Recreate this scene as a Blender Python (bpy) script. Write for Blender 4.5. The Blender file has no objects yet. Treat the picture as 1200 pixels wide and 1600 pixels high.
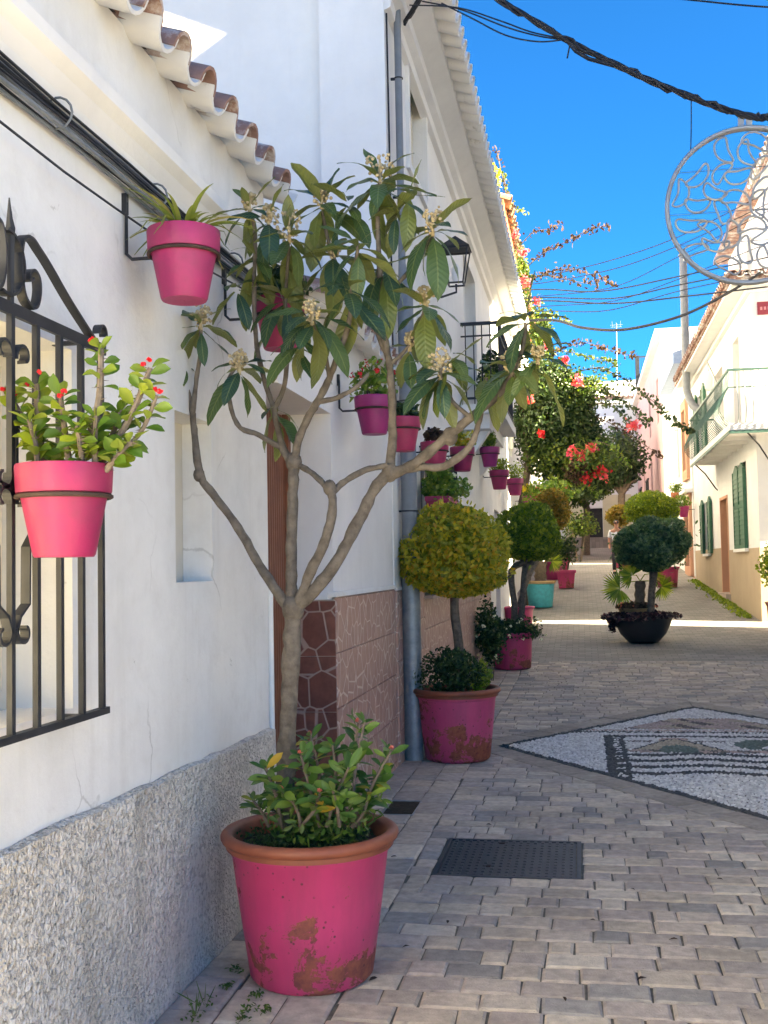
import bpy, bmesh, math, random
import numpy as np
from mathutils import Vector, Matrix
R = math.radians
rnd = random.Random(7)
scene = bpy.context.scene
col = scene.collection

# ---------------------------------------------------------------- camera
CAM_H = 1.55; FPX = 1700.0
YAW, PITCH, ROLL = R(10.28), R(2.89), 0.0187
F0 = Vector((-math.sin(YAW)*math.cos(PITCH), math.cos(YAW)*math.cos(PITCH), math.sin(PITCH)))
R0 = Vector((math.cos(YAW), math.sin(YAW), 0)); U0 = R0.cross(F0)
CR = R0*math.cos(ROLL) - U0*math.sin(ROLL); CU = R0*math.sin(ROLL) + U0*math.cos(ROLL)
cam_d = bpy.data.cameras.new('camera'); cam = bpy.data.objects.new('camera', cam_d); col.objects.link(cam)
m = Matrix((CR, CU, -F0)).transposed().to_4x4(); m.translation = (0, 0, CAM_H); cam.matrix_world = m
cam_d.sensor_fit = 'VERTICAL'; cam_d.sensor_height = 36.0; cam_d.sensor_width = 27.0
cam_d.lens = 36.0*FPX/1600.0; cam_d.clip_start = .05; cam_d.clip_end = 2000
scene.camera = cam
CP = Vector((0, 0, CAM_H))
def _ray(x, y): return F0 + CR*((x-600)/FPX) + CU*((800-y)/FPX)
def onx(x, y, X): d = _ray(x, y); return CP + d*(X/d.x)      # photograph point on the plane x = X
def ony(x, y, Y): d = _ray(x, y); return CP + d*(Y/d.y)      # photograph point at street distance Y
def onz(x, y, Z=0): d = _ray(x, y); return CP + d*((Z-CAM_H)/d.z)

# ---------------------------------------------------------------- world, sun, exposure
SUN_EL = R(31); SUN_TO = Vector((math.cos(R(-14)), math.sin(R(-14)), 0))*math.cos(SUN_EL) + Vector((0, 0, math.sin(SUN_EL)))
w = bpy.data.worlds.new('World'); scene.world = w; w.use_nodes = True
nt = w.node_tree; bg = nt.nodes['Background']
sk = nt.nodes.new('ShaderNodeTexSky'); sk.sky_type = 'NISHITA'; sk.sun_disc = False
sk.sun_elevation = SUN_EL; sk.sun_rotation = math.atan2(SUN_TO.x, SUN_TO.y)
sk.altitude = 6000; sk.air_density = 1.0; sk.dust_density = 0.0; sk.ozone_density = 7.0
hs = nt.nodes.new('ShaderNodeHueSaturation'); hs.inputs['Saturation'].default_value = 1.27; hs.inputs['Hue'].default_value = .504
nt.links.new(sk.outputs[0], hs.inputs['Color']); nt.links.new(hs.outputs[0], bg.inputs[0]); bg.inputs[1].default_value = 0.05
sd = bpy.data.lights.new('sun', 'SUN'); sd.energy = 4.2; sd.angle = R(.5); sd.color = (1, .97, .93)
so = bpy.data.objects.new('sun', sd); col.objects.link(so); so.location = (20, -5, 20)
so.rotation_euler = (-SUN_TO).to_track_quat('-Z', 'Y').to_euler()
vs = scene.view_settings; vs.view_transform = 'Standard'; vs.look = 'None'; vs.gamma = 1; vs.exposure = 3.75
vs.use_white_balance = True; vs.white_balance_tint = 4; vs.white_balance_temperature = 9900
scene.cycles.max_bounces = 10; scene.cycles.diffuse_bounces = 8; scene.cycles.transparent_max_bounces = 6

# ---------------------------------------------------------------- materials
MATS = {}
def ramp(nt, fac, stops):
    r = nt.nodes.new('ShaderNodeValToRGB'); e = r.color_ramp.elements
    while len(e) > 1: e.remove(e[-1])
    e[0].position = stops[0][0]; e[0].color = (*stops[0][1], 1)
    for p, c in stops[1:]:
        k = e.new(p); k.color = (*c, 1)
    nt.links.new(fac, r.inputs[0]); return r.outputs[0]
def noise(nt, vec, scale, detail=4, rough=.55, dist=0):
    n = nt.nodes.new('ShaderNodeTexNoise'); n.inputs['Scale'].default_value = scale; n.inputs['Detail'].default_value = detail
    n.inputs['Roughness'].default_value = rough; n.inputs['Distortion'].default_value = dist
    if vec is not None: nt.links.new(vec, n.inputs['Vector'])
    return n.outputs[0]
def mixc(nt, fac, a, b, mode='MIX'):
    n = nt.nodes.new('ShaderNodeMix'); n.data_type = 'RGBA'; n.blend_type = mode
    for i, v in ((0, fac), (6, a), (7, b)):
        if isinstance(v, (int, float)): n.inputs[i].default_value = v
        elif isinstance(v, tuple): n.inputs[i].default_value = (*v, 1)
        else: nt.links.new(v, n.inputs[i])
    return n.outputs[2]
def bumpn(nt, h, strength, dist, prev=None):
    b = nt.nodes.new('ShaderNodeBump'); b.inputs['Strength'].default_value = strength; b.inputs['Distance'].default_value = dist
    nt.links.new(h, b.inputs['Height'])
    if prev is not None: nt.links.new(prev, b.inputs['Normal'])
    return b.outputs[0]
def coords(nt, scale=(1, 1, 1)):
    t = nt.nodes.new('ShaderNodeTexCoord'); mp = nt.nodes.new('ShaderNodeMapping'); mp.inputs['Scale'].default_value = scale
    nt.links.new(t.outputs['Object'], mp.inputs[0]); return mp.outputs[0]
def newmat(name, rough=.8, metal=0, spec=.3):
    m = bpy.data.materials.new(name); m.use_nodes = True; nt = m.node_tree; p = nt.nodes['Principled BSDF']
    p.inputs['Roughness'].default_value = rough; p.inputs['Metallic'].default_value = metal; p.inputs['Specular IOR Level'].default_value = spec
    MATS[name] = m; return m, nt, p
def simple(name, c1, c2, scale=8, rough=.8, bump=.2, bscale=60, bdist=.004, metal=0, spec=.3, attr=False, objrand=0):
    m, nt, p = newmat(name, rough, metal, spec); v = coords(nt)
    c = ramp(nt, noise(nt, v, scale, 6, .6), [(.3, c1), (.7, c2)])
    if attr:
        a = nt.nodes.new('ShaderNodeAttribute'); a.attribute_name = 'Col'; c = mixc(nt, 1, c, a.outputs[0], 'MULTIPLY')
    if objrand:
        o = nt.nodes.new('ShaderNodeObjectInfo'); g = ramp(nt, o.outputs['Random'], [(0, (1-objrand,)*3), (1, (1+objrand,)*3)]); c = mixc(nt, 1, c, g, 'MULTIPLY')
    nt.links.new(c, p.inputs['Base Color'])
    if bump: nt.links.new(bumpn(nt, noise(nt, v, bscale, 5, .6), bump, bdist), p.inputs['Normal'])
    return m
def plaster(name, base, dirt, rough=.9, relief=.5, blotch=.35, streak=.4, chips=0.0):
    m, nt, p = newmat(name, rough, 0, .2); v = coords(nt)
    c = mixc(nt, 1, ramp(nt, noise(nt, v, 1.3, 6, .65), [(.35, tuple(x*(1-blotch*.25) for x in base)), (.65, base)]), (1, 1, 1), 'MULTIPLY')
    vs_ = coords(nt, (5, 5, .35))
    st = ramp(nt, noise(nt, vs_, 1.6, 5, .6), [(.56, (0, 0, 0)), (.75, (streak,)*3)])
    c = mixc(nt, st, c, dirt)
    if chips:
        cs = ramp(nt, noise(nt, v, 5.5, 8, .68, .4), [(.675, (0, 0, 0)), (.70, (chips,)*3)]); c = mixc(nt, cs, c, (.36, .34, .31))
    crack = None
    if chips:                                     # hairline cracks and a film of dirt
        dn = nt.nodes.new('ShaderNodeMixRGB'); dn.blend_type = 'ADD'; dn.inputs[0].default_value = .35; n3 = nt.nodes.new('ShaderNodeTexNoise'); n3.inputs['Scale'].default_value = 3.2; n3.inputs['Detail'].default_value = 7; nt.links.new(v, n3.inputs['Vector'])
        nt.links.new(v, dn.inputs[1]); nt.links.new(n3.outputs[1], dn.inputs[2]); vc = nt.nodes.new('ShaderNodeTexVoronoi'); vc.feature = 'DISTANCE_TO_EDGE'; vc.inputs['Scale'].default_value = 1.15; nt.links.new(dn.outputs[0], vc.inputs['Vector'])
        ck = ramp(nt, vc.outputs['Distance'], [(.002, (1, 1, 1)), (.007, (0, 0, 0))]); crack = mixc(nt, 1, ck, ramp(nt, noise(nt, v, 1.9, 3), [(.52, (0, 0, 0)), (.64, (.5, .5, .5))]), 'MULTIPLY'); c = mixc(nt, crack, c, (.30, .28, .25))
        c = mixc(nt, ramp(nt, noise(nt, v, 7, 8, .7), [(.5, (0, 0, 0)), (.8, (.35, .35, .35))]), c, (.56, .53, .48))
    nt.links.new(c, p.inputs['Base Color'])
    b = bumpn(nt, noise(nt, v, 3.5, 4, .5), relief*.6, .03); b = bumpn(nt, noise(nt, v, 45, 6, .7), relief*.5, .006, b)
    if chips: b = bumpn(nt, cs, .7, -.006, b)
    nt.links.new(b, p.inputs['Normal']); return m
plaster('plaster_old', (.80, .79, .76), (.62, .60, .56), relief=.6, blotch=.6, streak=.4, chips=.5)
plaster('plaster_white', (.80, .79, .765), (.66, .65, .63), relief=.45, streak=.3)
plaster('plaster_rough', (.80, .79, .76), (.68, .66, .62), relief=1.0, streak=.25)
plaster('plaster_beige', (.62, .58, .50), (.45, .40, .33), relief=.3)
plaster('plaster_cream', (.77, .77, .765), (.66, .65, .62), relief=.4)
plaster('plaster_tan', (.46, .36, .26), (.34, .27, .19), relief=.4)
plaster('plaster_pink', (.66, .43, .43), (.58, .40, .39), relief=.3)
plaster('plaster_salmon', (.60, .33, .22), (.42, .26, .2), relief=.3)
plaster('plaster_yellow', (.68, .62, .42), (.5, .45, .34), relief=.3)
# roughcast plinth
m, nt, p = newmat('roughcast', .95, 0, .15); v = coords(nt)
vo = nt.nodes.new('ShaderNodeTexVoronoi'); vo.inputs['Scale'].default_value = 62; vo.inputs['Randomness'].default_value = 1
vd = nt.nodes.new('ShaderNodeMixRGB'); vd.blend_type = 'ADD'; vd.inputs[0].default_value = .035
nn = nt.nodes.new('ShaderNodeTexNoise'); nn.inputs['Scale'].default_value = 40; nt.links.new(v, nn.inputs['Vector'])
nt.links.new(v, vd.inputs[1]); nt.links.new(nn.outputs[1], vd.inputs[2]); nt.links.new(vd.outputs[0], vo.inputs['Vector'])
pits = ramp(nt, noise(nt, v, 55, 3, .6), [(.36, (0, 0, 0)), (.50, (1, 1, 1))])
base = ramp(nt, noise(nt, v, 2.2, 6, .65), [(.35, (.66, .61, .545)), (.65, (.86, .81, .735))])
stain = ramp(nt, noise(nt, coords(nt, (3, 3, 1.1)), 1.4, 5, .6), [(.54, (0, 0, 0)), (.72, (.75, .75, .75))])
base = mixc(nt, stain, base, (.44, .40, .335)); c = mixc(nt, pits, (.56, .52, .465), base)
nt.links.new(c, p.inputs['Base Color'])
b = bumpn(nt, vo.outputs['Distance'], 1.0, -.016); b = bumpn(nt, pits, .8, .008, b); b = bumpn(nt, noise(nt, v, 9, 4), .5, .03, b); nt.links.new(b, p.inputs['Normal'])
# painted pots: paint with flaked patches of old clay
def potpaint(name, c1, c2, under, amount=.60, scale=5, low=True):
    m, nt, p = newmat(name, .42, 0, .45); v = coords(nt)
    paint = ramp(nt, noise(nt, v, 3, 5, .6), [(.3, c1), (.7, c2)])
    n1 = noise(nt, v, scale, 9, .72, .3)
    stn = ramp(nt, noise(nt, coords(nt, (7, 7, 1.2)), 1.8, 6, .65), [(.42, (0, 0, 0)), (.75, (.5, .5, .5))]); paint = mixc(nt, stn, paint, tuple(x*.55+.02 for x in c1))
    if low:
        sp = nt.nodes.new('ShaderNodeSeparateXYZ'); nt.links.new(v, sp.inputs[0])
        mr = nt.nodes.new('ShaderNodeMapRange'); mr.inputs[1].default_value = 0; mr.inputs[2].default_value = .42; mr.inputs[3].default_value = .115; mr.inputs[4].default_value = 0
        nt.links.new(sp.outputs[2], mr.inputs[0]); ad = nt.nodes.new('ShaderNodeMath'); nt.links.new(n1, ad.inputs[0]); nt.links.new(mr.outputs[0], ad.inputs[1]); n1 = ad.outputs[0]
    k = ramp(nt, n1, [(amount, (0, 0, 0)), (amount+.012, (1, 1, 1))])
    sc = nt.nodes.new('ShaderNodeTexVoronoi'); sc.inputs['Scale'].default_value = 30; nt.links.new(v, sc.inputs['Vector'])
    dots = ramp(nt, sc.outputs['Distance'], [(.13, (1, 1, 1)), (.17, (0, 0, 0))]); n2 = ramp(nt, noise(nt, v, 4, 3), [(.49, (0, 0, 0)), (.53, (1, 1, 1))])
    dots = mixc(nt, 1, dots, n2, 'MULTIPLY')
    u = ramp(nt, noise(nt, v, 22, 5, .65), [(.35, under[0]), (.65, under[1])])
    c = mixc(nt, k, paint, u); c = mixc(nt, dots, c, (.11, .03, .035)); nt.links.new(c, p.inputs['Base Color'])
    rr = nt.nodes.new('ShaderNodeMapRange'); rr.inputs[3].default_value = .42; rr.inputs[4].default_value = .85; nt.links.new(k, rr.inputs[0]); nt.links.new(rr.outputs[0], p.inputs['Roughness'])
    b = bumpn(nt, k, .6, -.002); b = bumpn(nt, noise(nt, v, 70, 4), .12, .003, b); nt.links.new(b, p.inputs['Normal']); return m
potpaint('paint_planter', (.50, .038, .135), (.58, .055, .165), ((.17, .04, .045), (.33, .10, .06)), .612, 6)
potpaint('paint_planter_worn', (.56, .06, .165), (.64, .085, .20), ((.22, .05, .04), (.36, .11, .06)), .575, 6)
def potplain(name, c, rough=.48):
    return simple(name, tuple(x*.74+.012 for x in c), tuple(min(1, x*1.08) for x in c), 13, rough, .25, 45, .004, spec=.4)
potplain('pot_magenta', (.36, .022, .115)); potplain('pot_crimson', (.33, .015, .085)); potplain('pot_purple', (.33, .02, .14)); potplain('pot_coral', (.44, .03, .10)); potplain('pot_rose', (.55, .10, .22))
potplain('pot_turquoise', (.04, .42, .48)); potplain('pot_black', (.018, .019, .026), .45)
simple('terracotta', (.36, .11, .05), (.50, .19, .10), 7, .75, .25, 40, .003)
simple('terracotta_rim', (.20, .055, .03), (.31, .09, .05), 6, .5, .2, 40, .003, spec=.4)
simple('ochre_clay', (.42, .27, .13), (.52, .36, .20), 7, .8, .25, 40, .003)
simple('iron_black', (.012, .014, .018), (.028, .031, .038), 12, .5, .15, 90, .001, spec=.4)
simple('iron_brown', (.03, .018, .016), (.07, .04, .03), 14, .7, .2, 90, .001)
simple('iron_green', (.03, .085, .07), (.05, .12, .10), 10, .5, .1, 90, .001, spec=.4)
simple('iron_grey', (.30, .34, .34), (.42, .45, .44), 10, .5, .1, 90, .001, spec=.4)
simple('galvanised', (.17, .21, .23), (.30, .34, .36), 14, .45, .1, 80, .001, metal=.35, spec=.5)
simple('grey_paint', (.16, .18, .20), (.22, .24, .26), 9, .55, .1, 60, .001)
simple('cable', (.012, .014, .02), (.03, .034, .042), 9, .6, 0)
simple('cable_grey', (.10, .12, .14), (.2, .22, .24), 9, .6, 0)
simple('brown_door', (.17, .06, .035), (.24, .09, .05), 9, .45, .15, 70, .001, spec=.4)
simple('brown_wood', (.20, .11, .07), (.30, .17, .11), 12, .7, .3, 40, .003)
simple('shutter_green', (.018, .095, .055), (.03, .13, .075), 9, .5, .15, 60, .001, spec=.4)
simple('white_paint', (.74, .74, .72), (.82, .82, .80), 7, .6, .1, 60, .001)
simple('cream_blind', (.66, .60, .46), (.74, .68, .54), 7, .7, .1, 60, .001)
simple('dark_void', (.012, .012, .014), (.03, .03, .032), 3, .4, 0)
simple('glass', (.03, .035, .04), (.05, .06, .065), 3, .08, 0, spec=.6)
simple('roof_slab', (.075, .062, .05), (.12, .095, .078), 6, .9, .4, 30, .01)
simple('soil', (.018, .013, .009), (.06, .042, .028), 30, .95, .8, 60, .01)
simple('sign_red', (.25, .03, .05), (.32, .05, .07), 9, .5, 0)
simple('sign_pale', (.55, .25, .27), (.6, .3, .3), 9, .5, 0)
simple('box_cream', (.6, .6, .5), (.68, .68, .58), 9, .5, .05)
simple('slate_blue', (.20, .30, .46), (.28, .38, .54), 9, .5, .1)
simple('skin', (.42, .20, .13), (.50, .25, .17), 9, .55, .1)
simple('shirt', (.66, .68, .72), (.76, .77, .80), 9, .85, .3, 30, .01)
simple('trousers', (.02, .022, .03), (.04, .042, .05), 9, .85, .3, 30, .01)
simple('hair_grey', (.05, .045, .04), (.10, .09, .085), 30, .7, .3)
simple('metal_ring', (.34, .34, .325), (.46, .46, .44), 8, .4, .1, metal=.3)
simple('grout', (.44, .34, .29), (.52, .42, .36), 9, .9, .2)
simple('manhole', (.032, .042, .052), (.06, .072, .082), 9, .5, .3, 60, .003, metal=.35, spec=.5)
simple('joint_sand', (.09, .082, .07), (.17, .155, .13), 25, .95, .5, 120, .004)
simple('pebble', (.8, .8, .8), (1, 1, 1), 40, .6, .1, 90, .002, attr=True)
m = simple('paver', (.74, .74, .74), (1.16, 1.15, 1.13), 19, .85, .8, 110, .006, attr=True); nt = m.node_tree; p = nt.nodes['Principled BSDF']; v = coords(nt)
lk = p.inputs['Base Color'].links[0].from_socket; c = mixc(nt, 1, lk, ramp(nt, noise(nt, v, 1.7, 6, .65), [(.36, (.80, .79, .78)), (.6, (1.06, 1.05, 1.03))]), 'MULTIPLY')
c = mixc(nt, ramp(nt, noise(nt, v, 9, 7, .7), [(.63, (0, 0, 0)), (.70, (.55, .55, .55))]), c, (.13, .12, .105)); nt.links.new(c, p.inputs['Base Color'])
simple('bark', (.075, .062, .05), (.19, .16, .13), 22, .9, 1.0, 40, .010)
simple('bark_dark', (.10, .075, .055), (.20, .155, .115), 14, .9, .7, 55, .01)
simple('stem_thorn', (.11, .085, .07), (.2, .16, .13), 25, .9, .6, 70, .004)
simple('blossom', (.34, .26, .14), (.50, .42, .27), 40, .8, .3, 120, .004)
# roof tiles
def tilemat(name, wash, clay, lo, hi):
    m, nt, p = newmat(name, .85, 0, .2); v = coords(nt)
    o = nt.nodes.new('ShaderNodeObjectInfo'); av = nt.nodes.new('ShaderNodeVectorMath'); nt.links.new(v, av.inputs[0]); nt.links.new(o.outputs['Location'], av.inputs[1])
    cl = ramp(nt, noise(nt, av.outputs[0], 9, 6, .65), [(.3, tuple(x*.55 for x in clay)), (.7, clay)])
    ge = nt.nodes.new('ShaderNodeNewGeometry')
    k = ramp(nt, noise(nt, av.outputs[0], 4.5, 7, .7), [(lo, (0, 0, 0)), (hi, (1, 1, 1))]); c = mixc(nt, k, cl, wash); nt.links.new(c, p.inputs['Base Color'])
    nt.links.new(bumpn(nt, noise(nt, av.outputs[0], 40, 6, .7), .5, .006), p.inputs['Normal']); return m
tilemat('tile_washed', (.66, .65, .63), (.44, .34, .29), .27, .40)
tilemat('tile_red', (.55, .50, .46), (.38, .22, .18), .50, .62)
tilemat('tile_white', (.74, .74, .72), (.5, .46, .42), .26, .40)
tilemat('tile_brown', (.5, .35, .2), (.34, .2, .12), .5, .6)
# crazy-stone ceramic dado tile
def dado(name, c1, c2, line, scale):
    m, nt, p = newmat(name, .45, 0, .4)
    t = nt.nodes.new('ShaderNodeTexCoord'); o = nt.nodes.new('ShaderNodeObjectInfo')
    av = nt.nodes.new('ShaderNodeVectorMath'); nt.links.new(t.outputs['Object'], av.inputs[0]); nt.links.new(o.outputs['Location'], av.inputs[1])
    vo = nt.nodes.new('ShaderNodeTexVoronoi'); vo.feature = 'DISTANCE_TO_EDGE'; vo.inputs['Scale'].default_value = scale; nt.links.new(av.outputs[0], vo.inputs['Vector'])
    vc = nt.nodes.new('ShaderNodeTexVoronoi'); vc.inputs['Scale'].default_value = scale; nt.links.new(av.outputs[0], vc.inputs['Vector'])
    st = mixc(nt, .4, ramp(nt, noise(nt, av.outputs[0], 14, 6, .65), [(.3, c1), (.7, c2)]), mixc(nt, vc.outputs['Color'], c1, c2))
    k = ramp(nt, vo.outputs['Distance'], [(.020, (1, 1, 1)), (.042, (0, 0, 0))]); c = mixc(nt, k, st, line); nt.links.new(c, p.inputs['Base Color'])
    b = bumpn(nt, k, .5, -.003); b = bumpn(nt, noise(nt, av.outputs[0], 50, 4), .2, .003, b); nt.links.new(b, p.inputs['Normal'])
dado('dado_pink', (.38, .20, .15), (.52, .32, .26), (.66, .52, .45), 7.5)
dado('dado_red', (.14, .042, .03), (.27, .095, .065), (.40, .27, .22), 7.0)
# leaves
def leafmat(name, stops, under, trans=.25, rough=.45, objrand=False, veins=False):
    m, nt, p = newmat(name, rough, 0, .4)
    if objrand: o = nt.nodes.new('ShaderNodeObjectInfo'); fac = o.outputs['Random']
    else: a = nt.nodes.new('ShaderNodeAttribute'); a.attribute_name = 'rv'; fac = a.outputs['Fac']
    c = ramp(nt, fac, stops); g = nt.nodes.new('ShaderNodeNewGeometry'); c2 = mixc(nt, g.outputs['Backfacing'], c, under)
    if veins:
        t = nt.nodes.new('ShaderNodeTexCoord'); sp = nt.nodes.new('ShaderNodeSeparateXYZ'); nt.links.new(t.outputs['UV'], sp.inputs[0])
        ab = nt.nodes.new('ShaderNodeMath'); ab.operation = 'ABSOLUTE'; nt.links.new(sp.outputs[0], ab.inputs[0])
        ml = nt.nodes.new('ShaderNodeMath'); ml.operation = 'MULTIPLY_ADD'; nt.links.new(ab.outputs[0], ml.inputs[0]); ml.inputs[1].default_value = -.28; nt.links.new(sp.outputs[1], ml.inputs[2])
        sn = nt.nodes.new('ShaderNodeMath'); sn.operation = 'MULTIPLY'; nt.links.new(ml.outputs[0], sn.inputs[0]); sn.inputs[1].default_value = 75
        s2 = nt.nodes.new('ShaderNodeMath'); s2.operation = 'SINE'; nt.links.new(sn.outputs[0], s2.inputs[0])
        rib = ramp(nt, ab.outputs[0], [(.015, (1, 1, 1)), (.05, (0, 0, 0))])
        c2 = mixc(nt, mixc(nt, 1, rib, (.7, .7, .7), 'MULTIPLY'), c2, (.20, .24, .10))
        vv = ramp(nt, s2.outputs[0], [(.75, (0, 0, 0)), (1, (.28, .28, .28))]); c2 = mixc(nt, vv, c2, (.13, .19, .08))
        nt.links.new(bumpn(nt, s2.outputs[0], .35, .0025), p.inputs['Normal'])
    nt.links.new(c2, p.inputs['Base Color'])
    tr = nt.nodes.new('ShaderNodeBsdfTranslucent'); nt.links.new(mixc(nt, 1, c2, (1.7, 1.8, .7), 'MULTIPLY'), tr.inputs[0])
    mx = nt.nodes.new('ShaderNodeMixShader'); mx.inputs[0].default_value = trans
    nt.links.new(p.outputs[0], mx.inputs[1]); nt.links.new(tr.outputs[0], mx.inputs[2]); nt.links.new(mx.outputs[0], nt.nodes['Material Output'].inputs[0]); return m
leafmat('leaf_loquat', [(0, (.028, .068, .042)), (.5, (.046, .10, .048)), (.80, (.08, .13, .04)), (1, (.14, .17, .048))], (.16, .175, .065), .3, .3, True, True)
leafmat('leaf_thorn', [(0, (.05, .12, .018)), (.5, (.11, .19, .024)), (1, (.25, .29, .04))], (.16, .21, .05), .35, .45, True)
leafmat('leaf_bush', [(0, (.03, .09, .018)), (.6, (.065, .15, .025)), (.93, (.17, .24, .04)), (1, (.40, .25, .03))], (.11, .17, .06), .25, .42, True)
leafmat('leaf_spider', [(0, (.12, .16, .035)), (.6, (.20, .24, .06)), (1, (.32, .24, .10))], (.2, .24, .08), .3, .5, True)
leafmat('leaf_yellow', [(0, (.12, .16, .02)), (.4, (.30, .30, .03)), (.75, (.55, .42, .045)), (1, (.56, .30, .05))], (.42, .38, .08), .4)
leafmat('leaf_green', [(0, (.07, .12, .015)), (.5, (.17, .25, .025)), (1, (.36, .40, .05))], (.18, .24, .06), .4)
leafmat('leaf_brown', [(0, (.10, .10, .02)), (.5, (.21, .15, .03)), (1, (.34, .17, .04))], (.22, .16, .05), .4)
leafmat('leaf_teal', [(0, (.03, .075, .045)), (.5, (.06, .13, .075)), (1, (.13, .22, .12))], (.09, .16, .09), .3)
leafmat('leaf_deep', [(0, (.014, .036, .014)), (.6, (.03, .066, .022)), (1, (.075, .115, .03))], (.05, .08, .03), .25)
leafmat('leaf_bough', [(0, (.025, .055, .016)), (.6, (.065, .12, .022)), (1, (.20, .24, .04))], (.09, .13, .035), .35)
leafmat('leaf_rust', [(0, (.035, .02, .018)), (.5, (.06, .03, .026)), (1, (.085, .055, .025))], (.07, .042, .028), .15, .9)
leafmat('leaf_dark_red', [(0, (.02, .008, .012)), (.7, (.05, .014, .024)), (1, (.12, .03, .05))], (.05, .02, .03), .1)
leafmat('leaf_bright', [(0, (.06, .14, .02)), (.5, (.12, .22, .03)), (1, (.28, .34, .06))], (.16, .24, .06), .3)
leafmat('leaf_green_dark', [(0, (.025, .07, .015)), (.6, (.055, .13, .022)), (1, (.14, .20, .035))], (.1, .15, .05), .3)
leafmat('leaf_weed', [(0, (.04, .09, .015)), (1, (.10, .17, .03))], (.07, .12, .03), .3)
leafmat('petal_red', [(0, (.55, .015, .025)), (1, (.75, .03, .06))], (.6, .03, .05), .25, .5)
leafmat('petal_pink', [(0, (.62, .04, .13)), (.5, (.70, .07, .16)), (1, (.74, .2, .22))], (.7, .12, .16), .35, .5)
leafmat('petal_salmon', [(0, (.62, .13, .12)), (1, (.7, .24, .2))], (.6, .16, .14), .3, .5)
leafmat('petal_white', [(0, (.7, .7, .66)), (1, (.8, .8, .76))], (.7, .7, .66), .3, .5)
leafmat('petal_yellow', [(0, (.7, .5, .05)), (1, (.78, .62, .1))], (.7, .5, .06), .3, .5)
# far paving, seen too shallow to tell the stones apart
m, nt, p = newmat('street_far', .85, 0, .25); v = coords(nt)
bt = nt.nodes.new('ShaderNodeTexBrick'); bt.inputs['Scale'].default_value = 1; bt.inputs['Brick Width'].default_value = .2; bt.inputs['Row Height'].default_value = .148; bt.inputs['Mortar Size'].default_value = .006
bt.inputs['Color1'].default_value = (.25, .235, .215, 1); bt.inputs['Color2'].default_value = (.34, .315, .285, 1); bt.inputs['Mortar'].default_value = (.19, .18, .165, 1); nt.links.new(v, bt.inputs['Vector'])
c = mixc(nt, 1, bt.outputs[0], ramp(nt, noise(nt, v, .6, 5, .6), [(.3, (.8, .8, .8)), (.7, (1.1, 1.1, 1.1))]), 'MULTIPLY'); nt.links.new(c, p.inputs['Base Color'])
nt.links.new(bumpn(nt, bt.outputs[1], .4, -.006), p.inputs['Normal'])

# ---------------------------------------------------------------- builders
ORG = {}
def org(o): return ORG.get(o.name, Vector((0, 0, 0))) if o is not None else Vector((0, 0, 0))
def tag(o, label=None, cat=None, group=None, kind=None):
    if label: o['label'] = label
    if cat: o['category'] = cat
    if group: o['group'] = group
    if kind: o['kind'] = kind
    return o
def thing(name, label, cat, loc, group=None):
    o = bpy.data.objects.new(name, None); col.objects.link(o); o.location = loc; o.empty_display_size = .1
    ORG[o.name] = Vector(loc); return tag(o, label, cat, group)
def link(name, me, parent=None, mat=None):
    o = bpy.data.objects.new(name, me); col.objects.link(o)
    if mat is not None and not me.materials: me.materials.append(MATS[mat])
    if parent is not None: o.parent = parent
    ORG[o.name] = org(parent); return o
def place(name, me, parent, M4):
    o = bpy.data.objects.new(name, me); col.objects.link(o)
    M4 = M4.copy(); M4.translation -= org(parent)
    if parent is not None: o.parent = parent
    o.matrix_local = M4; ORG[o.name] = org(parent); return o
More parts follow.
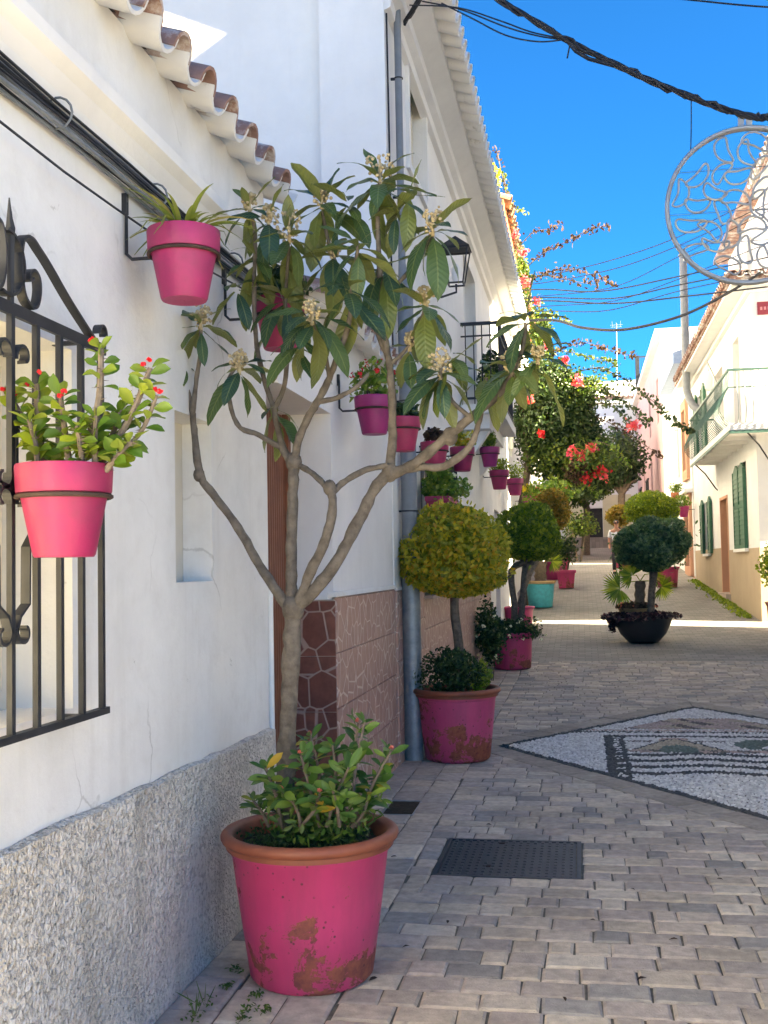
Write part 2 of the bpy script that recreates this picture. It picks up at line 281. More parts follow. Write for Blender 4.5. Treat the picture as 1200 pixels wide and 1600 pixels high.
class MB:
    def __init__(s): s.v = []; s.f = []; s.c = []; s.rv = []
    def add(s, vs, fs, c=None):
        n = len(s.v); s.v += [tuple(v) for v in vs]; s.f += [tuple(i+n for i in f) for f in fs]
        if c is not None: s.c += [c]*len(vs)
        return s
    def box(s, a, b, c=None):
        (x0, y0, z0), (x1, y1, z1) = a, b
        x0, x1 = min(x0, x1), max(x0, x1); y0, y1 = min(y0, y1), max(y0, y1); z0, z1 = min(z0, z1), max(z0, z1)
        return s.add([(x0,y0,z0),(x1,y0,z0),(x1,y1,z0),(x0,y1,z0),(x0,y0,z1),(x1,y0,z1),(x1,y1,z1),(x0,y1,z1)], [(0,3,2,1),(4,5,6,7),(0,1,5,4),(1,2,6,5),(2,3,7,6),(3,0,4,7)], c)
    def quad(s, *p): return s.add(p, [tuple(range(len(p)))])
    def tube(s, pts, rad, n=8, cap=True, flat=None):
        pts = [Vector(p) for p in pts]; k = len(pts)
        if not isinstance(rad, (list, tuple)): rad = [rad]*k
        vs = []; up = None
        for i, p in enumerate(pts):
            t = (pts[min(i+1, k-1)] - pts[max(i-1, 0)]).normalized()
            if up is None: up = Vector((0, 0, 1)) if abs(t.z) < .9 else Vector((1, 0, 0))
            a = t.cross(up)
            if a.length < 1e-5: a = t.cross(Vector((.3, 1, .2)))
            a.normalize(); b = a.cross(t).normalized(); up = b
            for j in range(n):
                an = 2*math.pi*j/n + math.pi/n; vs.append(p + (a*math.cos(an) + b*math.sin(an))*rad[i])
        fs = [(i*n+j, i*n+(j+1)%n, (i+1)*n+(j+1)%n, (i+1)*n+j) for i in range(k-1) for j in range(n)]
        if cap: fs += [tuple(range(n))[::-1], tuple(range((k-1)*n, k*n))]
        return s.add(vs, fs)
    def lathe(s, c, prof, n=32, closed=False, sq=0):
        vs = []; k = len(prof)
        for r, z in prof:
            for j in range(n):
                a = 2*math.pi*j/n; vs.append((c[0]+r*math.cos(a), c[1]+r*math.sin(a), c[2]+z))
        fs = [(i*n+j, i*n+(j+1)%n, (i+1)*n+(j+1)%n, (i+1)*n+j) for i in range(k-1) for j in range(n)]
        if closed: fs += [tuple(range(n))[::-1], tuple(range((k-1)*n, k*n))]
        return s.add(vs, fs)
    def ball(s, c, r, n=6, k=4, sz=1):
        prof = [(max(r*math.sin(math.pi*i/k), r*.02), -r*sz*math.cos(math.pi*i/k)) for i in range(k+1)]
        return s.lathe(c, prof, n, True)
    def torus(s, c, R_, r, n=32, k=8, axis='z'):
        pts = []
        for i in range(n+1):
            a = 2*math.pi*i/n; x, y = R_*math.cos(a), R_*math.sin(a)
            pts.append((c[0]+x, c[1]+y, c[2]) if axis == 'z' else (c[0]+x, c[1], c[2]+y))
        return s.tube(pts, r, k, False)
    def build(s, name, mat, parent=None, smooth=False, at=None):
        o_ = org(parent) if at is None else Vector(at)
        me = bpy.data.meshes.new(name); me.from_pydata([(x-o_.x, y-o_.y, z-o_.z) for x, y, z in s.v], [], s.f)
        me.materials.append(MATS[mat])
        if s.c:
            a = me.color_attributes.new('Col', 'FLOAT_COLOR', 'POINT')
            a.data.foreach_set('color', np.array([(*c, 1) for c in s.c], dtype=np.float32).ravel())
        if smooth:
            me.polygons.foreach_set('use_smooth', [True]*len(me.polygons))
            me.set_sharp_from_angle(angle=R(45))
        me.update()
        o = bpy.data.objects.new(name, me); col.objects.link(o)
        if parent is not None: o.parent = parent
        elif at is not None: o.location = at
        ORG[o.name] = o_ if parent is None else org(parent)
        return o
def leafcloud(name, C, D, N, L, W, mat, parent, seed=0, fold=.25):
    """C centres, D leaf axes, N normals (n,3); L, W lengths and widths: one folded four-cornered leaf each, all in ONE mesh"""
    rs = np.random.RandomState(seed); n = len(C)
    D = D/np.maximum(np.linalg.norm(D, axis=1, keepdims=True), 1e-6); S = np.cross(D, N); S /= np.maximum(np.linalg.norm(S, axis=1, keepdims=True), 1e-6); N2 = np.cross(S, D)
    L = (L*rs.uniform(.7, 1.2, n))[:, None]; W = (W*rs.uniform(.75, 1.2, n))[:, None]
    V = np.empty((n, 6, 3)); b = C - D*L*.5
    V[:, 0] = b; V[:, 1] = b + D*L*.38 + S*W*.5 + N2*W*fold; V[:, 2] = b + D*L*.75 + S*W*.36 + N2*W*fold*.7
    V[:, 3] = b + D*L; V[:, 4] = b + D*L*.75 - S*W*.36 + N2*W*fold*.7; V[:, 5] = b + D*L*.38 - S*W*.5 + N2*W*fold
    V -= np.array(org(parent))
    me = bpy.data.meshes.new(name); me.vertices.add(n*6); me.vertices.foreach_set('co', V.ravel())
    idx = (np.arange(n)[:, None]*6 + np.array([0, 1, 2, 3, 0, 3, 4, 5])[None]).ravel()
    me.loops.add(n*8); me.loops.foreach_set('vertex_index', idx.astype(np.int32)); me.polygons.add(n*2)
    me.polygons.foreach_set('loop_start', (np.arange(n*2)*4).astype(np.int32)); me.polygons.foreach_set('loop_total', np.full(n*2, 4, np.int32))
    a = me.attributes.new('rv', 'FLOAT', 'POINT'); a.data.foreach_set('value', np.repeat(rs.rand(n), 6).astype(np.float32))
    me.materials.append(MATS[mat]); me.update(calc_edges=True)
    o = bpy.data.objects.new(name, me); col.objects.link(o)
    if parent is not None: o.parent = parent
    ORG[o.name] = org(parent); return o
def shell_points(c, r, n, seed, inner=.72, lump=.08, lumpf=3.0, flatbottom=None):
    rs = np.random.RandomState(seed); d = rs.normal(size=(n, 3)); d /= np.linalg.norm(d, axis=1, keepdims=True)
    k = rs.normal(size=(7, 3)); ph = rs.rand(7)*6.28
    lm = 1 + lump*np.sin((d@k.T)*lumpf + ph).mean(axis=1)*2
    rad = (inner + (1-inner)*rs.rand(n)**.6)*lm
    if flatbottom is not None: d[:, 2] = np.where(d[:, 2] < 0, d[:, 2]*flatbottom, d[:, 2])
    return np.array(c) + d*rad[:, None]*np.array(r), d, rs
def ball_foliage(name, c, r, n, L, W, mat, parent, seed, inner=.72, lump=.08, flatbottom=None, droop=0, wild=.8):
    P, d, rs = shell_points(c, r, n, seed, inner, lump, 3, flatbottom)
    D = d*.35 + rs.normal(size=(n, 3))*wild; D[:, 2] -= droop
    N = d + rs.normal(size=(n, 3))*.6
    return leafcloud(name, P, D, N, L, W, mat, parent, seed)
def frame_mat(loc, d, nrm, sc=1.0, sx=None):
    d = Vector(d).normalized(); x = d.cross(Vector(nrm))
    if x.length < 1e-4: x = d.cross(Vector((.31, .5, .8)))
    x.normalize(); z = x.cross(d)
    M4 = Matrix((x*(sx or sc), d*sc, z*sc)).transposed().to_4x4(); M4.translation = loc; return M4
def facade(mb, O, U, N, u0, u1, v0, v1, holes, depth):
    """plane through O with horizontal axis U and outward normal N, cut by holes (u0,u1,v0,v1[,depth]); adds reveals"""
    O, U, N = Vector(O), Vector(U), Vector(N); Z = Vector((0, 0, 1)); flip = U.cross(Z).dot(N) < 0
    us = sorted({u0, u1, *[h[0] for h in holes], *[h[1] for h in holes]}); vs_ = sorted({v0, v1, *[h[2] for h in holes], *[h[3] for h in holes]})
    us = [u for u in us if u0-1e-6 <= u <= u1+1e-6]; vs_ = [v for v in vs_ if v0-1e-6 <= v <= v1+1e-6]
    P = lambda u, v, d=0: O + U*u + Z*v - N*d
    def q(a, b, c, d): mb.add([a, b, c, d] if not flip else [d, c, b, a], [(0, 1, 2, 3)])
    for i in range(len(us)-1):
        for j in range(len(vs_)-1):
            cu, cv = (us[i]+us[i+1])/2, (vs_[j]+vs_[j+1])/2
            if any(h[0] < cu < h[1] and h[2] < cv < h[3] for h in holes): continue
            q(P(us[i], vs_[j]), P(us[i+1], vs_[j]), P(us[i+1], vs_[j+1]), P(us[i], vs_[j+1]))
    for h in holes:
        skip = len(h) > 5; d = h[4] if len(h) > 4 else depth; a, b, c, e = h[:4]
        if not skip: q(P(a, c), P(a, e), P(a, e, d), P(a, c, d))
        q(P(b, e), P(b, c), P(b, c, d), P(b, e, d))
        q(P(a, e), P(b, e), P(b, e, d), P(a, e, d)); q(P(b, c), P(a, c), P(a, c, d), P(b, c, d))
TILE = {}
def tile_mesh(kind, mat, r=.085, L=.42, t=.014):
    key = (kind, mat, r, L)
    if key in TILE: return TILE[key]
    n = 8; mb = MB(); vs = []
    for x, rr in ((0, r*.84), (L, r)):          # narrow end at 0, open end at L
        for ra in (rr, rr-t):
            for j in range(n+1):
                a = math.pi*j/n; s = 1 if kind == 'cap' else -1
                vs.append((x, -ra*math.cos(a), s*ra*math.sin(a)))
    k = n+1; fs = []
    for j in range(n):
        fs += [(j, j+1, 2*k+j+1, 2*k+j), (k+j+1, k+j, 3*k+j, 3*k+j+1), (2*k+j, 2*k+j+1, 3*k+j+1, 3*k+j), (j+1, j, k+j, k+j+1)]
    fs += [(0, 2*k, 3*k, k), (n, k+n, 3*k+n, 2*k+n)]
    mb.add(vs, fs); me = bpy.data.meshes.new('roof_tile'); me.from_pydata(mb.v, [], mb.f); me.materials.append(MATS[mat])
    me.polygons.foreach_set('use_smooth', [True]*len(me.polygons)); me.set_sharp_from_angle(angle=R(50)); TILE[key] = me; return me
def tile_row(parent, start, along, out, n, pitch, slope, cmat, pmat, r=.085, L=.42, jit=.006, dz_pan=None, name='roof_tile'):
    """n caps and pans along the vector `along`, each lying down the slope towards `out`; `start` = eaves edge of the first"""
    along = Vector(along).normalized(); out = Vector(out).normalized(); d = (out*math.cos(slope) - Vector((0, 0, 1))*math.sin(slope)).normalized()
    up = along.cross(d)
    if up.z < 0: up = -up
    for i in range(n):
        for kind in ('cap', 'pan'):
            me = tile_mesh(kind, cmat if kind == 'cap' else pmat, r, L)
            e = Vector(start) + along*(pitch*(i + (.5 if kind == 'pan' else 0))) + Vector((0, 0, rnd.uniform(-jit, jit)))
            if kind == 'cap': e = e + up*(r*.10)
            else: e = e + up*(r*.52)
            dd = (d + along*rnd.uniform(-.02, .02)).normalized(); y = up.cross(dd).normalized(); z = dd.cross(y)
            M4 = Matrix((dd, y, z)).transposed().to_4x4(); M4.translation = e - dd*L
            place(name, me, parent, M4)
def gz(y):
    return 0.0 if y <= 15 else (.055*(y-15) if y < 60 else 2.475)
# ================================================================ STREET
mb = MB(); ys = [-60, 0, 15, 20, 30, 45, 60, 110, 600]
vs_ = []; JZ = -.014
for y in ys:
    for x in (-300, -1.55, 3.7, 300): vs_.append((x, y, gz(y)+JZ))
mb.add(vs_, [(i*4+j, i*4+j+1, i*4+j+5, i*4+j+4) for i in range(len(ys)-1) for j in range(3)])
street = tag(mb.build('street', 'street_far'), kind='structure', label='street paved with small grey and tan stones')
mb = MB(); mb.add([(-1.55, 1.8, JZ+.004), (3.7, 1.8, JZ+.004), (3.7, 15, JZ+.004), (-1.55, 15, JZ+.004), (3.7, 16.62, gz(16.62)+JZ+.004), (-1.55, 16.62, gz(16.62)+JZ+.004)], [(0, 1, 2, 3), (3, 2, 4, 5)])
mb.build('joint_bed', 'joint_sand', street)
def clip(poly, a, b):
    out = []
    for i in range(len(poly)):
        p, q = poly[i], poly[(i+1) % len(poly)]; dp, dq = a[0]*p[0]+a[1]*p[1]-b, a[0]*q[0]+a[1]*q[1]-b
        if dp >= 0: out.append(p)
        if dp*dq < 0: t = dp/(dp-dq); out.append((p[0]+(q[0]-p[0])*t, p[1]+(q[1]-p[1])*t))
    return out
def parea(p): return abs(sum(p[i][0]*p[(i+1) % len(p)][1]-p[(i+1) % len(p)][0]*p[i][1] for i in range(len(p))))/2
PCOL = [(.37, .325, .29), (.41, .36, .305), (.34, .305, .282), (.27, .258, .247), (.46, .40, .33), (.42, .365, .315), (.38, .33, .30), (.355, .315, .29), (.49, .44, .375)]
def pcol():
    c = PCOL[min(int(rnd.random()**1.15*9), 8)]; k = rnd.uniform(.90, 1.10); return (c[0]*k*1.24, c[1]*k*1.22, c[2]*k*1.20)
PAV = []
def paver(poly, jit=.004, cl=None, lift=0.0):
    if len(poly) < 3 or parea(poly) < .0016: return
    cx = sum(p[0] for p in poly)/len(poly); cy = sum(p[1] for p in poly)/len(poly)
    q = [(p[0]+rnd.uniform(-jit, jit), p[1]+rnd.uniform(-jit, jit)) for p in poly]
    hx = max(abs(p[0]-cx) for p in poly); hy = max(abs(p[1]-cy) for p in poly); g = .0034; bev = rnd.uniform(.008, .013); z = gz(cy) + rnd.uniform(-.0035, .0025) + lift; tx, ty = rnd.uniform(-.012, .012), rnd.uniform(-.012, .012)
    def ins(p, d):
        return (cx+(p[0]-cx)*max(.1, 1-d/hx), cy+(p[1]-cy)*max(.1, 1-d/hy))
    n = len(q); sl = .055 if cy > 15 else 0
    top = [(*ins(p, g+bev), 0) for p in q]; mid = [(*ins(p, g), -.006) for p in q]; bot = [(*ins(p, g), -.013) for p in q]
    vs_ = [(p[0], p[1], z + p[2] + (p[0]-cx)*tx + (p[1]-cy)*(ty+sl)) for p in top+mid] + [(p[0], p[1], gz(p[1])-.013) for p in bot]
    fs = [tuple(range(n))] + [(n+i, n+(i+1) % n, (i+1) % n, i) for i in range(n)] + [(2*n+i, 2*n+(i+1) % n, n+(i+1) % n, n+i) for i in range(n)]
    PAV.append(((cx, cy, z), vs_, fs, cl or pcol()))
DC, DA, DB = Vector((1.12, 9.48)), 1.89, 2.67
EL = math.hypot(DA, DB); DN = (DB/EL, DA/EL); DD = DA*DB/EL     # outward normal of the first-quadrant edge and its distance from the centre
def outside(poly, gap):
    cx = sum(p[0] for p in poly)/len(poly)-DC.x; cy = sum(p[1] for p in poly)/len(poly)-DC.y
    sx, sy = (1 if cx >= 0 else -1), (1 if cy >= 0 else -1); a = (DN[0]*sx, DN[1]*sy)
    return clip(poly, a, DD + gap + a[0]*DC.x + a[1]*DC.y)
ROW0, PITCH_Y = 2.25, .148
COVER = (-.79, -.05, ROW0+22*PITCH_Y, ROW0+27*PITCH_Y)
k = 0
while ROW0 + k*PITCH_Y < 16.6:
    y0 = ROW0 + k*PITCH_Y; y1 = y0 + PITCH_Y; x = -.91 + rnd.uniform(-.01, .01); hole = 22 <= k < 27
    while x < 3.62:
        w_ = rnd.choice((.105, .145, .19, .215, .215, .235)); x1 = x + w_
        if hole and x < COVER[0] and x1 > COVER[0]-.06: x1 = COVER[0]-.008
        if hole and COVER[0]-.01 <= x < COVER[1]: x = COVER[1]+.008; continue
        poly = outside([(x, y0), (x1, y0), (x1, y1), (x, y1)], .25); paver(poly); x = x1
    k += 1
# three columns of squarer stones along the house fronts
SMALL = (-1.30, -1.08, 6.80, 7.22)
for cx0, cx1, st in ((-1.50, -1.30, .0), (-1.30, -1.10, .11), (-1.10, -.91, .05)):
    y = 2.1 + st
    while y < 16.3:
        ln = rnd.choice((.2, .25, .29, .30, .22)); y1 = y + ln
        if cx0 == -1.30 and y < SMALL[2] < y1+.12: y1 = SMALL[2]
        paver([(cx0, y), (cx1, y), (cx1, y1), (cx0, y1)], .005)
        y = y1
        if cx0 == -1.30 and abs(y-SMALL[2]) < 1e-6: y = SMALL[3]
# border slabs round the mosaic
for sx in (-1, 1):
    for sy in (-1, 1):
        a = Vector((DN[0]*sx, DN[1]*sy)); t = Vector((-a.y, a.x)); s = -EL; base = DC + a*DD
        while s < EL:
            ln = rnd.uniform(.26, .42)
            poly = [base+t*s+a*.012, base+t*(s+ln)+a*.012, base+t*(s+ln)+a*.243, base+t*s+a*.243]; poly = [(p.x, p.y) for p in poly]
            if parea(poly) and sum((poly[i][0]*poly[(i+1) % 4][1]-poly[(i+1) % 4][0]*poly[i][1]) for i in range(4)) < 0: poly = poly[::-1]
            poly = clip(poly, (sx, 0), sx*DC.x+.003); 
            if len(poly) > 2: poly = clip(poly, (0, sy), sy*DC.y+.003)
            kk = rnd.uniform(.85, 1.08); paver(poly, .001, (.40*kk, .35*kk, .30*kk)); s += ln
def vis(p):
    v = Vector(p)-CP; z = v.dot(F0)
    if z < .5: return -1
    x, y = 600+FPX*v.dot(CR)/z, 800-FPX*v.dot(CU)/z
    return 1/z if -20 < x < 1220 and y < 1630 else -1
PAV.sort(key=lambda t: -vis(t[0])); rest = MB()
for i, (c, vs_, fs, cl) in enumerate(PAV):
    if i < 290:
        mb = MB(); mb.add(vs_, fs, cl); mb.build('paver', 'paver', street)
    else: rest.add(vs_, fs, cl)
tag(rest.build('paving', 'paver', street), kind='stuff')
# pebble mosaic
def wpx(x, y): p = onz(x, y); return p.x, p.y
def mosaic_colour(x, y):
    dx, dy = abs(x-DC.x), abs(y-DC.y); e = DD - (DN[0]*dx + DN[1]*dy)
    W_, K, T_, G, P_ = (.74, .72, .68), (.08, .085, .085), (.50, .41, .30), (.14, .19, .16), (.50, .37, .32)
    if e < .075: return K
    u, v = x-DC.x, y-DC.y
    if v > .78:                                  # upper corner: rows of tan and pink
        if .80 < v < .86: return K
        f = math.sin(u*9+math.sin(v*17)*1.3)
        if 1.02 < v < 1.75 and e > .30: return P_ if f > -.2 else (T_ if math.sin(u*21+v*13) > -.3 else (.16, .13, .12))
        if .90 < v < .96: return P_
        return W_
    if abs(u) < .98 and -1.5 < v < .64:
        if abs(u) > .90 or .56 < v: return K
        if abs(u) > .84 and math.sin(v*60) > 0: return K
        if .80 < abs(u) <= .84: return K
        if v < -.25:
            f = v + .045*math.sin(u*7)
            for s_ in (-.34, -.60, -.86, -1.12):
                if abs(f-s_) < .055: return K
            return W_
        r1 = ((u+.38)/.16)**2 + ((v+.16)/.28)**2
        if r1 < 1: return G
        if v < -.12 and abs(u) < .82: return P_ if math.sin(u*26+v*31) > -.4 else (.17, .15, .13)
        wd = .40*(1-(v+.15)/.62)**.8 if v < .44 else .0
        if abs(u+.38) < wd: return K if abs(u+.38) > wd-.035 else T_
        if abs(u+.38) < .12 and .22 < v < .50: return P_
        if abs(abs(u+.38)-.30) < .13 and .28 < v < .34: return (.18, .16, .15)
        if ((u-.45)/.36)**2 + ((v-.16)/.30)**2 < 1: return G if ((u-.5)/.2)**2+((v-.02)/.12)**2 > 1 else W_
        if .2 < u < .7 and .1 < v < .2: return T_
    return W_
mb = MB(); rs = random.Random(3); st = .0335; y = DC.y-DB
while y < DC.y+DB:
    x = DC.x-DA + (0 if int(round((y-DC.y)/st/.87)) % 2 else st/2)
    while x < DC.x+DA:
        px, py = x+rs.uniform(-.007, .007), y+rs.uniform(-.007, .007)
        if DD-(DN[0]*abs(px-DC.x)+DN[1]*abs(py-DC.y)) > .005:
            kc = rs.uniform(.72, 1.18); c = tuple(v*kc for v in mosaic_colour(px, py)); a0 = rs.uniform(0, 3.14); rl, rw = rs.uniform(.0165, .022), rs.uniform(.010, .0145); z = rs.uniform(-.004, .003)
            vs_ = []
            for j in range(6):
                a = math.pi*j/3; ex, ey = rl*math.cos(a), rw*math.sin(a); vs_.append((px+ex*math.cos(a0)-ey*math.sin(a0), py+ex*math.sin(a0)+ey*math.cos(a0), -.0095))
            vs_ += [(px+(p[0]-px)*.55, py+(p[1]-py)*.55, z) for p in vs_[:6]]
            mb.add(vs_, [(6, 7, 8, 9, 10, 11)]+[(j, (j+1) % 6, 6+(j+1) % 6, 6+j) for j in range(6)], c)
        x += st
    y += st*.87
tag(mb.build('pebble_mosaic', 'pebble', street, True), kind='stuff', label='diamond of white, black and tan pebbles set in the paving')
# cast iron access cover
t = thing('access_cover', 'large dark iron access cover with rows of raised studs set in the paving', 'drain cover', ((COVER[0]+COVER[1])/2, (COVER[2]+COVER[3])/2, -.01))
x0, x1, y0, y1 = COVER; mb = MB()
for a, b in (((x0, y0), (x1, y0+.022)), ((x0, y1-.022), (x1, y1)), ((x0, y0+.022), (x0+.022, y1-.022)), ((x1-.022, y0+.022), (x1, y1-.022))): mb.box((*a, -.013), (*b, .001))
mb.build('frame', 'manhole', t); mb = MB(); mb.box((x0+.027, y0+.027, -.013), (x1-.027, y1-.027, -.005)); mb.build('plate', 'manhole', t)
mb = MB(); nx, ny = 17, 13
for i in range(nx):
    for j in range(ny):
        cx, cy = x0+.05+(x1-x0-.1)*i/(nx-1), y0+.05+(y1-y0-.1)*j/(ny-1)
        if (i, j) in ((5, 6), (5, 5), (11, 11), (6, 11)): continue
        mb.box((cx-.008, cy-.019, -.005), (cx+.008, cy+.019, .0015))
tag(mb.build('studs', 'manhole', t), kind='stuff')
mb = MB()
for cx, cy in ((x0+.26, y0+.2), (x0+.31, y1-.07)): mb = MB(); mb.box((cx-.02, cy-.012, -.005), (cx+.02, cy+.012, .0005)); mb.build('lift_handle', 'iron_brown', t)
t = thing('inspection_lid', 'small square soil-filled inspection lid beside the tiled wall', 'drain cover', (-1.19, 7.0, -.012))
mb = MB()
for a, b in (((-1.30, 6.80), (-1.08, 6.815)), ((-1.30, 7.205), (-1.08, 7.22)), ((-1.30, 6.815), (-1.285, 7.205)), ((-1.095, 6.815), (-1.08, 7.205))): mb.box((*a, -.013), (*b, -.001))
mb.build('rim', 'galvanised', t); mb = MB(); mb.box((-1.284, 6.816, -.013), (-1.096, 7.204, -.006)); mb.build('lid', 'soil', t)

# ================================================================ WHITE HOUSE WITH THE GRILLE
XA = -1.53
HA = thing('white_house', 'low white plastered house with roughcast base and black window grille', 'house', (XA, 2, 0))
wf = onx(113, 900, XA).y; win = (wf-1.1, wf, 1.14, 2.235, .24); nic = (3.955, 4.375, 1.505, 2.17, .13)
mb = MB(); facade(mb, (XA, 0, 0), (0, 1, 0), (1, 0, 0), -6, 5.2, -.03, 3.46, [win, nic], .2)
mb.quad((XA, 5.2, -.03), (-7, 5.2, -.03), (-7, 5.2, 3.46), (XA, 5.2, 3.46)); mb.quad((-7, -6, -.03), (XA, -6, -.03), (XA, -6, 3.46), (-7, -6, 3.46))
mb.quad((-7, 5.2, -.03), (-7, -6, -.03), (-7, -6, 3.46), (-7, 5.2, 3.46)); mb.quad((XA, -6, 3.46), (XA, 5.2, 3.46), (-7, 5.2, 3.46), (-7, -6, 3.46))
mb.build('wall', 'plaster_old', HA)
mb = MB(); mb.box((XA-.15, nic[0]-.05, nic[2]-.05), (XA-.131, nic[1]+.05, nic[3]+.05)); mb.build('niche_back', 'plaster_beige', HA)
# roughcast base with a wavering top edge
mb = MB(); n = 90; top = []; rs = random.Random(5)
for i in range(n+1):
    y = -6 + 11.2*i/n; top.append((y, .815-.020*(y-2.7) + rs.uniform(-.006, .006) if y > 2.7 else .815+rs.uniform(-.006, .006)))
for i in range(n):
    (ya, za), (yb, zb) = top[i], top[i+1]
    mb.add([(XA+.034, ya, -.03), (XA+.034, yb, -.03), (XA+.026, yb, zb), (XA+.026, ya, za), (XA+.002, yb, zb+.010), (XA+.002, ya, za+.010)], [(0, 1, 2, 3), (3, 2, 4, 5)])
mb.quad((XA+.034, 5.2, -.03), (XA-.05, 5.2, -.03), (XA-.05, 5.2, top[-1][1]), (XA+.026, 5.2, top[-1][1])); mb.build('plinth', 'roughcast', HA)
# cove moulding under the eaves
mb = MB(); prof = [(XA+.001, 2.955), (XA+.022, 2.96), (XA+.03, 2.985), (XA+.055, 3.03), (XA+.085, 3.06), (XA+.088, 3.10), (XA+.001, 3.115)]
vs_ = [(x, y, z) for y in (-6, 5.2) for x, z in prof]; k = len(prof); mb.add(vs_, [(i, i+1, k+i+1, k+i) for i in range(k-1)] + [tuple(range(k)), tuple(range(k, 2*k))[::-1]]); mb.build('moulding', 'plaster_white', HA)
rf = MB(); sl = R(20); e0 = (XA+.05, 3.45)
rf.add([(XA-.02, -6, 3.50), (XA-.02, 5.2, 3.50), (-7, 5.2, 5.0), (-7, -6, 5.0)], [(0, 1, 2, 3)]); rf.add([(XA-.02, 5.2, 3.44), (-7, 5.2, 3.44), (-7, 5.2, 5.0), (XA-.02, 5.2, 3.50)], [(0, 1, 2, 3)]); roofA = rf.build('roof', 'roof_slab', HA)
tile_row(roofA, (XA+.135, 1.20, 3.42), (0, 1, 0), (1, 0, 0), 15, .278, R(19), 'tile_red', 'tile_washed', r=.086, L=.44)
tile_row(roofA, (XA+.135-.36, 1.20, 3.60), (0, 1, 0), (1, 0, 0), 15, .278, R(19), 'tile_red', 'tile_red', r=.086, L=.44)
# window inside the recess
mb = MB(); mb.box((XA-.26, win[0]-.02, win[2]-.02), (XA-.235, win[1]+.02, win[3]+.02)); wn = mb.build('window', 'cream_blind', HA)
mb = MB(); yy = (win[0]+win[1])/2
for a, b in (((win[0], win[2]), (win[0]+.05, win[3])), ((win[1]-.05, win[2]), (win[1], win[3])), ((yy-.03, win[2]), (yy+.03, win[3])), ((win[0]+.05, win[3]-.05), (yy-.03, win[3])), ((yy+.03, win[3]-.05), (win[1]-.05, win[3])), ((win[0]+.05, win[2]), (yy-.03, win[2]+.06)), ((yy+.03, win[2]), (win[1]-.05, win[2]+.06))): mb.box((XA-.234, a[0], a[1]), (XA-.205, b[0], b[1]))
mb.build('frame', 'plaster_beige', wn)
mb = MB(); mb.lathe((XA-.14, 2.70, win[2]+.002), [(.02, 0), (.045, 0), (.05, .025), (.045, .03), (.02, .03)], 14, True); tag(mb.build('saucer', 'plaster_beige', None, True, at=(XA-.14, 2.70, win[2])), 'small pale clay saucer standing on the barred window sill', 'saucer')
# wrought iron grille
XG = XA+.085; gcy = onx(17, 800, XG).y; GY1 = onx(158, 800, XG).y; GY0 = 2*gcy-GY1
gr = MB(); gr.box((XG-.012, GY0-.03, 1.120), (XG+.012, GY1+.03, 1.140)); grille = gr.build('grille', 'iron_black', HA); gr = MB(); gr.box((XG-.006, GY0-.02, 2.222), (XG+.006, GY1+.03, 2.256)); gr.build('rail', 'iron_black', grille)
bars = []; gp = (GY1-gcy)/4; by = [gcy + gp*i for i in range(-4, 5)]
for y in by:
    mb = MB(); mb.box((XG-.008, y-.009, 1.14), (XG+.008, y+.009, 2.224)); mb.build('bar', 'iron_black', grille)
def scroll(cy, cz, r0, r1, a0, a1, sgn=1, n=22):
    return [(XG, cy + sgn*(r0+(r1-r0)*i/n)*math.cos(a0+(a1-a0)*i/n), cz + (r0+(r1-r0)*i/n)*math.sin(a0+(a1-a0)*i/n)) for i in range(n+1)]
def ribbon(mb, pts, w=.013, t=.004):
    k = len(pts); vs_ = []
    for i in range(k):
        a, b = pts[max(i-1, 0)], pts[min(i+1, k-1)]; ty, tz = b[1]-a[1], b[2]-a[2]; l = math.hypot(ty, tz) or 1; ny, nz = -tz/l*t, ty/l*t
        x, y, z = pts[i]; vs_ += [(x-w, y+ny, z+nz), (x+w, y+ny, z+nz), (x+w, y-ny, z-nz), (x-w, y-ny, z-nz)]
    mb.add(vs_, [(4*i+j, 4*i+(j+1) % 4, 4*i+4+(j+1) % 4, 4*i+4+j) for i in range(k-1) for j in range(4)] + [(0, 1, 2, 3), (4*k-1, 4*k-2, 4*k-3, 4*k-4)])
def catmull2(P, k=5):
    out = []
    for i in range(len(P)-1):
        a, b, c, d = P[max(i-1, 0)], P[i], P[i+1], P[min(i+2, len(P)-1)]
        for j in range(k):
            t = j/k; out.append(tuple(.5*(2*b[n]+(c[n]-a[n])*t+(2*a[n]-5*b[n]+4*c[n]-d[n])*t*t+(3*b[n]-a[n]-3*c[n]+d[n])*t**3) for n in (0, 1)))
    return out+[P[-1]]
mb = MB(); mb.tube([(XG, gcy, 2.25), (XG, gcy, 2.40), (XG, gcy, 2.45), (XG, gcy-.004, 2.475), (XG, gcy-.006, 2.53)], [.010, .011, .014, .009, .002], 6); mb.build('finial', 'iron_black', grille)
